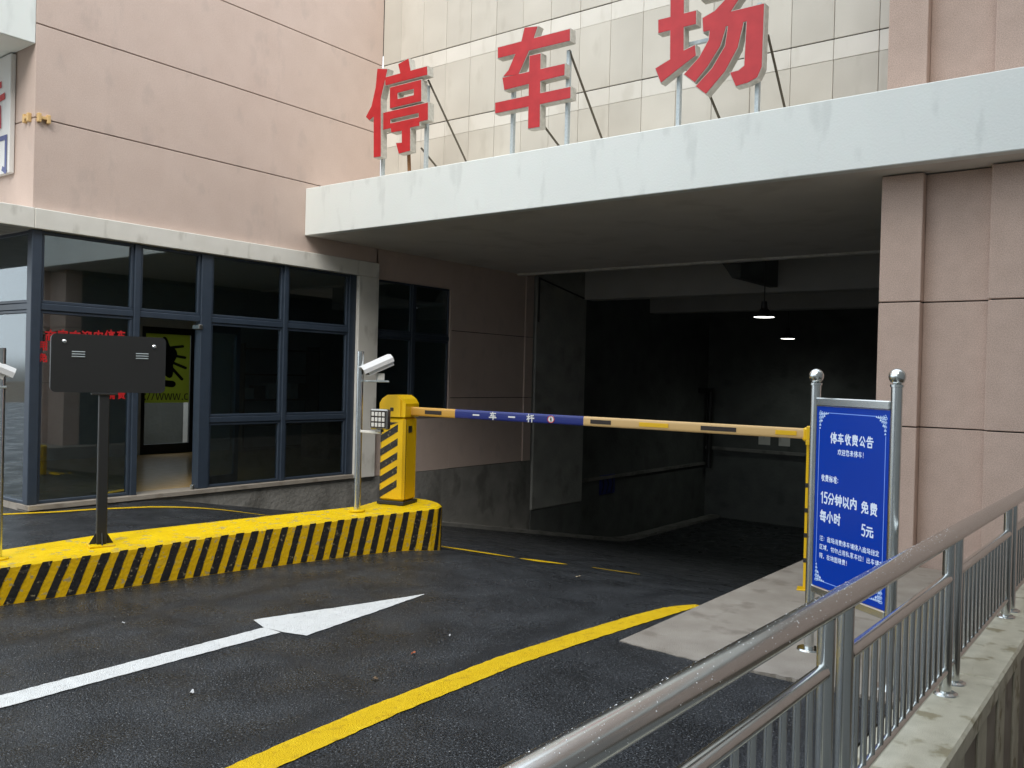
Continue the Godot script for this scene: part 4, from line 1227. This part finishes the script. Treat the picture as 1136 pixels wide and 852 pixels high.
# ------------------------------------------------------------------ blue price sign
func price_sign() -> void:
	var a := Vector3(-1.795, 0.006, -5.445)
	var b := Vector3(-1.225, 0.006, -5.045)
	var L := a.distance_to(b)
	var t := thing("price_sign", "blue parking price board between two steel posts with ball tops", "sign", a, atan2(-(b.z - a.z), b.x - a.x))
	for x in [0.0, L]:
		var st := begin()
		add_lathe(st, Vector3.ZERO, Vector3(0, 1.66, 0), [[0.0, 0.0], [0.0, 0.075], [0.006, 0.07], [0.0061, 0.030], [0.988, 0.030], [0.989, 0.036], [0.997, 0.036], [1.0, 0.014], [1.0, 0.0]], 20)
		var p := obj("post", st.commit(), M.steel, t, Vector3(x, 0, 0))
		var s := SphereMesh.new()
		s.radius = 0.045
		s.height = 0.09
		s.radial_segments = 28
		s.rings = 14
		obj("ball", s, M.steel, p, Vector3(0, 1.698, 0))
	bx("top_rail", Vector3(0.031, 1.515, -0.022), Vector3(L - 0.031, 1.565, 0.022), M.steel, t, 0.006)
	bx("bottom_rail", Vector3(0.031, 0.365, -0.022), Vector3(L - 0.031, 0.412, 0.022), M.steel, t, 0.006)
	bx("backing", Vector3(0.031, 0.413, -0.018), Vector3(L - 0.031, 1.514, 0.010), M.dull_steel, t)
	# printed face
	var W := 576
	var H := 992
	var im := Image.create(W, H, false, Image.FORMAT_RGB8)
	var blue := Color(0.0, 0.225, 0.66)
	var white := Color(0.90, 0.94, 1.0)
	im.fill(blue)
	var m := 26.0
	for q in [[m, 40.0, m, H - 40.0], [W - m, 40.0, W - m, H - 40.0], [40.0, 34.0, W - 40.0, 34.0], [40.0, H - 34.0, W - 40.0, H - 34.0]]:
		ink(im, Vector2(q[0], q[1]), Vector2(q[2], q[3]), 4.0, Color(0.55, 0.70, 1.0))
	# lace in the corners
	for cx in [0, 1]:
		for cy in [0, 1]:
			var o := Vector2(m if cx == 0 else W - m, 34.0 if cy == 0 else H - 34.0)
			var sx := 1.0 if cx == 0 else -1.0
			var sy := 1.0 if cy == 0 else -1.0
			im.fill_rect(Rect2i(Vector2i(o + Vector2(minf(0, sx * 70), minf(0, sy * 92)) - Vector2(3, 3)), Vector2i(76, 98)), blue)
			for arm in [[6, 4, 14], [22, 6, 11], [6, 26, 12], [40, 5, 9], [5, 48, 10], [24, 24, 10], [56, 4, 7], [5, 68, 8], [40, 18, 6], [18, 44, 7], [70, 3, 4], [4, 86, 5]]:
				var c: Vector2 = o + Vector2(arm[0] * sx, arm[1] * sy)
				var pr: Vector2 = c + Vector2(arm[2], 0)
				for k in range(1, 13):
					var an := TAU * k / 12.0
					var nx: Vector2 = c + Vector2(cos(an), sin(an)) * arm[2] * (0.75 + 0.25 * sin(an * 3.0))
					ink(im, pr, nx, 3.0, Color(0.78, 0.88, 1.0))
					pr = nx
				ink(im, c - Vector2(arm[2], 0) * 0.4, c + Vector2(arm[2], 0) * 0.4, 4.0, white)
	print_on(im, "停车收费公告", 122, 138, 60, 8.0, white, 0.90)
	print_on(im, "欢迎您来停车!", 186, 222, 34, 4.0, white, 0.90)
	print_on(im, "收费标准:", 52, 372, 38, 5.0, white, 0.84)
	print_on(im, "15分钟以内", 50, 466, 66, 9.0, white, 0.86)
	print_on(im, "免费", 382, 472, 66, 9.0, white, 0.92)
	print_on(im, "每小时", 50, 566, 66, 9.0, white, 0.84)
	print_on(im, "5元", 388, 590, 64, 9.0, white, 0.88)
	print_on(im, "注: 商场消费停车请停入商场指定", 54, 706, 31, 3.6, white, 0.96)
	print_on(im, "区域, 切勿占用私家车位! 出车请右", 54, 754, 31, 3.6, white, 0.96)
	print_on(im, "转, 在地面缴费!", 54, 802, 31, 3.6, white, 0.96)
	print_on(im, "商场", 448, 880, 40, 4.6, white, 0.9)
	var mt := StandardMaterial3D.new()
	mt.albedo_texture = ImageTexture.create_from_image(im)
	mt.roughness = 0.25
	mt.metallic_specular = 0.4
	var fs := begin()
	var x0 := 0.033
	var x1 := L - 0.033
	var y0 := 0.414
	var y1 := 1.513
	var cs := [[Vector3(x0, y0, 0.0125), Vector2(0, 1)], [Vector3(x1, y0, 0.0125), Vector2(1, 1)], [Vector3(x1, y1, 0.0125), Vector2(1, 0)], [Vector3(x0, y1, 0.0125), Vector2(0, 0)]]
	for i in [0, 2, 1, 0, 3, 2]:
		fs.set_normal(Vector3(0, 0, 1))
		fs.set_uv(cs[i][1])
		fs.add_vertex(cs[i][0])
	obj("printed_face", fs.commit(), mt, t)

# ------------------------------------------------------------------ railing
func rail_y(z: float) -> float:
	return 0.885 + (z + 1.0) * 0.0088

func railing() -> void:
	var t := thing("railing", "wet stainless steel railing with double posts and thin balusters along the wall", "railing", Vector3(-0.97, 0, 0))
	var z0 := 1.2
	var z1 := -8.6
	var r := 0.045
	var st := begin()
	add_lathe(st, Vector3(0, rail_y(z0), z0), Vector3(0, rail_y(z1), z1), [[0, 0.0], [0, r], [1, r], [1, 0.0]], 40)
	var top := obj("top_rail", st.commit(), M.steel, t)
	# rain drops on it
	var mm := MultiMesh.new()
	mm.transform_format = MultiMesh.TRANSFORM_3D
	var drop := SphereMesh.new()
	drop.radius = 1.0
	drop.height = 2.0
	drop.radial_segments = 10
	drop.rings = 5
	mm.mesh = drop
	mm.instance_count = 1100
	for i in mm.instance_count:
		var z := lerpf(-0.6, -5.2, pow(rng.randf(), 1.25))
		var an := rng.randfn(0.0, 0.75)
		var n := Vector3(sin(an), cos(an), 0)
		var s := 0.0005 + 0.0015 * pow(rng.randf(), 3.0)
		var bs := Basis(Vector3(n.y, -n.x, 0) * s, n * s * 0.6, Vector3(0, 0, 1) * s * rng.randf_range(0.8, 1.4))
		mm.set_instance_transform(i, Transform3D(bs, Vector3(0, rail_y(z), z) + n * (r + s * 0.05)))
	var mi := MultiMeshInstance3D.new()
	mi.name = "rain_drops"
	mi.multimesh = mm
	mi.material_override = M.water
	mi.set_meta("kind", "stuff")
	top.add_child(mi)
	# posts in pairs, panels between them
	var pairs := []
	for k in 6: pairs.append(0.985 - 2.055 * k)
	var post_r := 0.031
	for p in pairs:
		for dz in [0.0, -0.225]:
			var z: float = p + dz
			if z < z1: continue
			var h := rail_y(z) - r * 0.8
			var s := begin()
			add_lathe(s, Vector3.ZERO, Vector3(0, h, 0), [[0.0, 0.0], [0.0, 0.066], [0.010, 0.064], [0.018, 0.05], [0.022, post_r], [1.0, post_r]], 20)
			obj("post", s.commit(), M.steel, t, Vector3(0, 0, z))
	var bal_r := 0.0135
	for k in pairs.size():
		var za: float = pairs[k] - 0.225 - post_r
		var zb: float = pairs[k] - 2.055 + post_r
		zb = maxf(zb, z1)
		if za - zb < 0.2: continue
		var yt := rail_y((za + zb) / 2.0) - 0.222
		var yb := 0.125
		var u := begin()
		add_lathe(u, Vector3(0, rail_y(za) - 0.222, za), Vector3(0, rail_y(zb) - 0.222, zb), [[0, 0.027], [1, 0.027]], 20)
		obj("middle_rail", u.commit(), M.steel, t)
		tube("bottom_rail", Vector3(0, yb, za), Vector3(0, yb, zb), 0.02, M.steel, t, 16)
		var nb := int((za - zb) / 0.128)
		for i in range(1, nb + 1):
			var z := za - (za - zb) * i / (nb + 1.0)
			var bs := begin()
			add_lathe(bs, Vector3(0, yb + 0.012, z), Vector3(0, rail_y(z) - 0.235, z), [[0, bal_r], [1, bal_r]], 12)
			obj("baluster", bs.commit(), M.steel, t)
			var v := Vector3()
	# gap pieces between the twin posts
	for p in pairs:
		if p - 0.225 < z1: continue
		tube("spacer", Vector3(0, 0.125, p - post_r), Vector3(0, 0.125, p - 0.225 + post_r), 0.012, M.steel, t, 10)

# ------------------------------------------------------------------ litter on the road
func litter() -> void:
	var bits := [
		[Vector3(-3.55, 0, -3.75), "curled orange leaf on the asphalt between arrow and yellow line", "leaf", lin(0.40, 0.10, 0.03), 0.05],
		[Vector3(-3.40, 0, -3.30), "small brown leaf on the asphalt near the yellow line", "leaf", lin(0.16, 0.10, 0.05), 0.05],
		[Vector3(-3.62, 0, -4.15), "scrap of white paper on the asphalt right of the arrow head", "scrap", lin(0.55, 0.55, 0.55), 0.035],
		[Vector3(-3.95, 0, -2.55), "scrap of white paper on the asphalt below the arrow shaft", "scrap", lin(0.55, 0.55, 0.55), 0.045],
		[Vector3(-5.35, 0, -2.95), "scrap of white paper on the asphalt in front of the striped island", "scrap", lin(0.6, 0.6, 0.6), 0.03],
		[Vector3(-4.02, 0, -6.25), "pale dry leaf on the asphalt at the head of the ramp", "leaf", lin(0.50, 0.40, 0.25), 0.055],
		[Vector3(-2.43, 0.004, -6.55), "white scrap on the concrete apron near the yellow post", "scrap", lin(0.6, 0.6, 0.6), 0.03],
	]
	for q in bits:
		var at: Vector3 = q[0]
		at.y += ground_y(at.z) + 0.006
		var st := begin()
		var n := 9
		var ring := []
		for k in n:
			var an := TAU * k / n
			var rr: float = 0.55 * q[4] * rng.randf_range(0.55, 1.1)
			ring.append(Vector3(cos(an) * rr, rng.randf_range(0.0, 0.012), sin(an) * rr * 0.55))
		for k in n:
			var nn: Vector3 = (ring[(k + 1) % n] - Vector3(0, 0.004, 0)).cross(ring[k] - Vector3(0, 0.004, 0)).normalized()
			if nn.y < 0: nn = -nn
			tri(st, Vector3(0, 0.004, 0), ring[k], ring[(k + 1) % n], nn)
		var o := obj("fallen_leaf" if q[2] == "leaf" else "paper_scrap", st.commit(), plain(q[3], 0.7), self, at)
		o.rotation.y = rng.randf() * TAU
		tag(o, q[1], q[2])
	# small pale grit along the foot of the island, too many to count
	var mm := MultiMesh.new()
	mm.transform_format = MultiMesh.TRANSFORM_3D
	var s := begin()
	add_box(s, Vector3.ZERO, Vector3(1, 0.5, 0.8), 0.2)
	mm.mesh = s.commit()
	mm.instance_count = 900
	for i in mm.instance_count:
		var p := Vector3(rng.randf_range(-6.0, -1.4), 0, rng.randf_range(-7.5, -1.6))
		if i % 3 == 0:
			var z := rng.randf_range(-6.3, -2.3)
			p = Vector3(-6.33 + 0.17 * (z + 3.0) * (-1.0) + 0.08 + absf(rng.randfn(0, 0.08)), 0, z)
		p.y = ground_y(p.z) + 0.003
		if p.x > -2.8 and p.z < -4.75: p.y = 0.008
		var k := 0.002 + 0.005 * pow(rng.randf(), 3.0)
		mm.set_instance_transform(i, Transform3D(Basis.from_euler(Vector3(rng.randf(), rng.randf() * TAU, rng.randf())).scaled(Vector3.ONE * k), p))
	var mi := MultiMeshInstance3D.new()
	mi.name = "grit"
	mi.multimesh = mm
	mi.material_override = plain(lin(0.34, 0.32, 0.29), 0.8)
	add_child(mi)
	tag(mi, "pale grit scattered over the asphalt", "grit", "", "stuff")
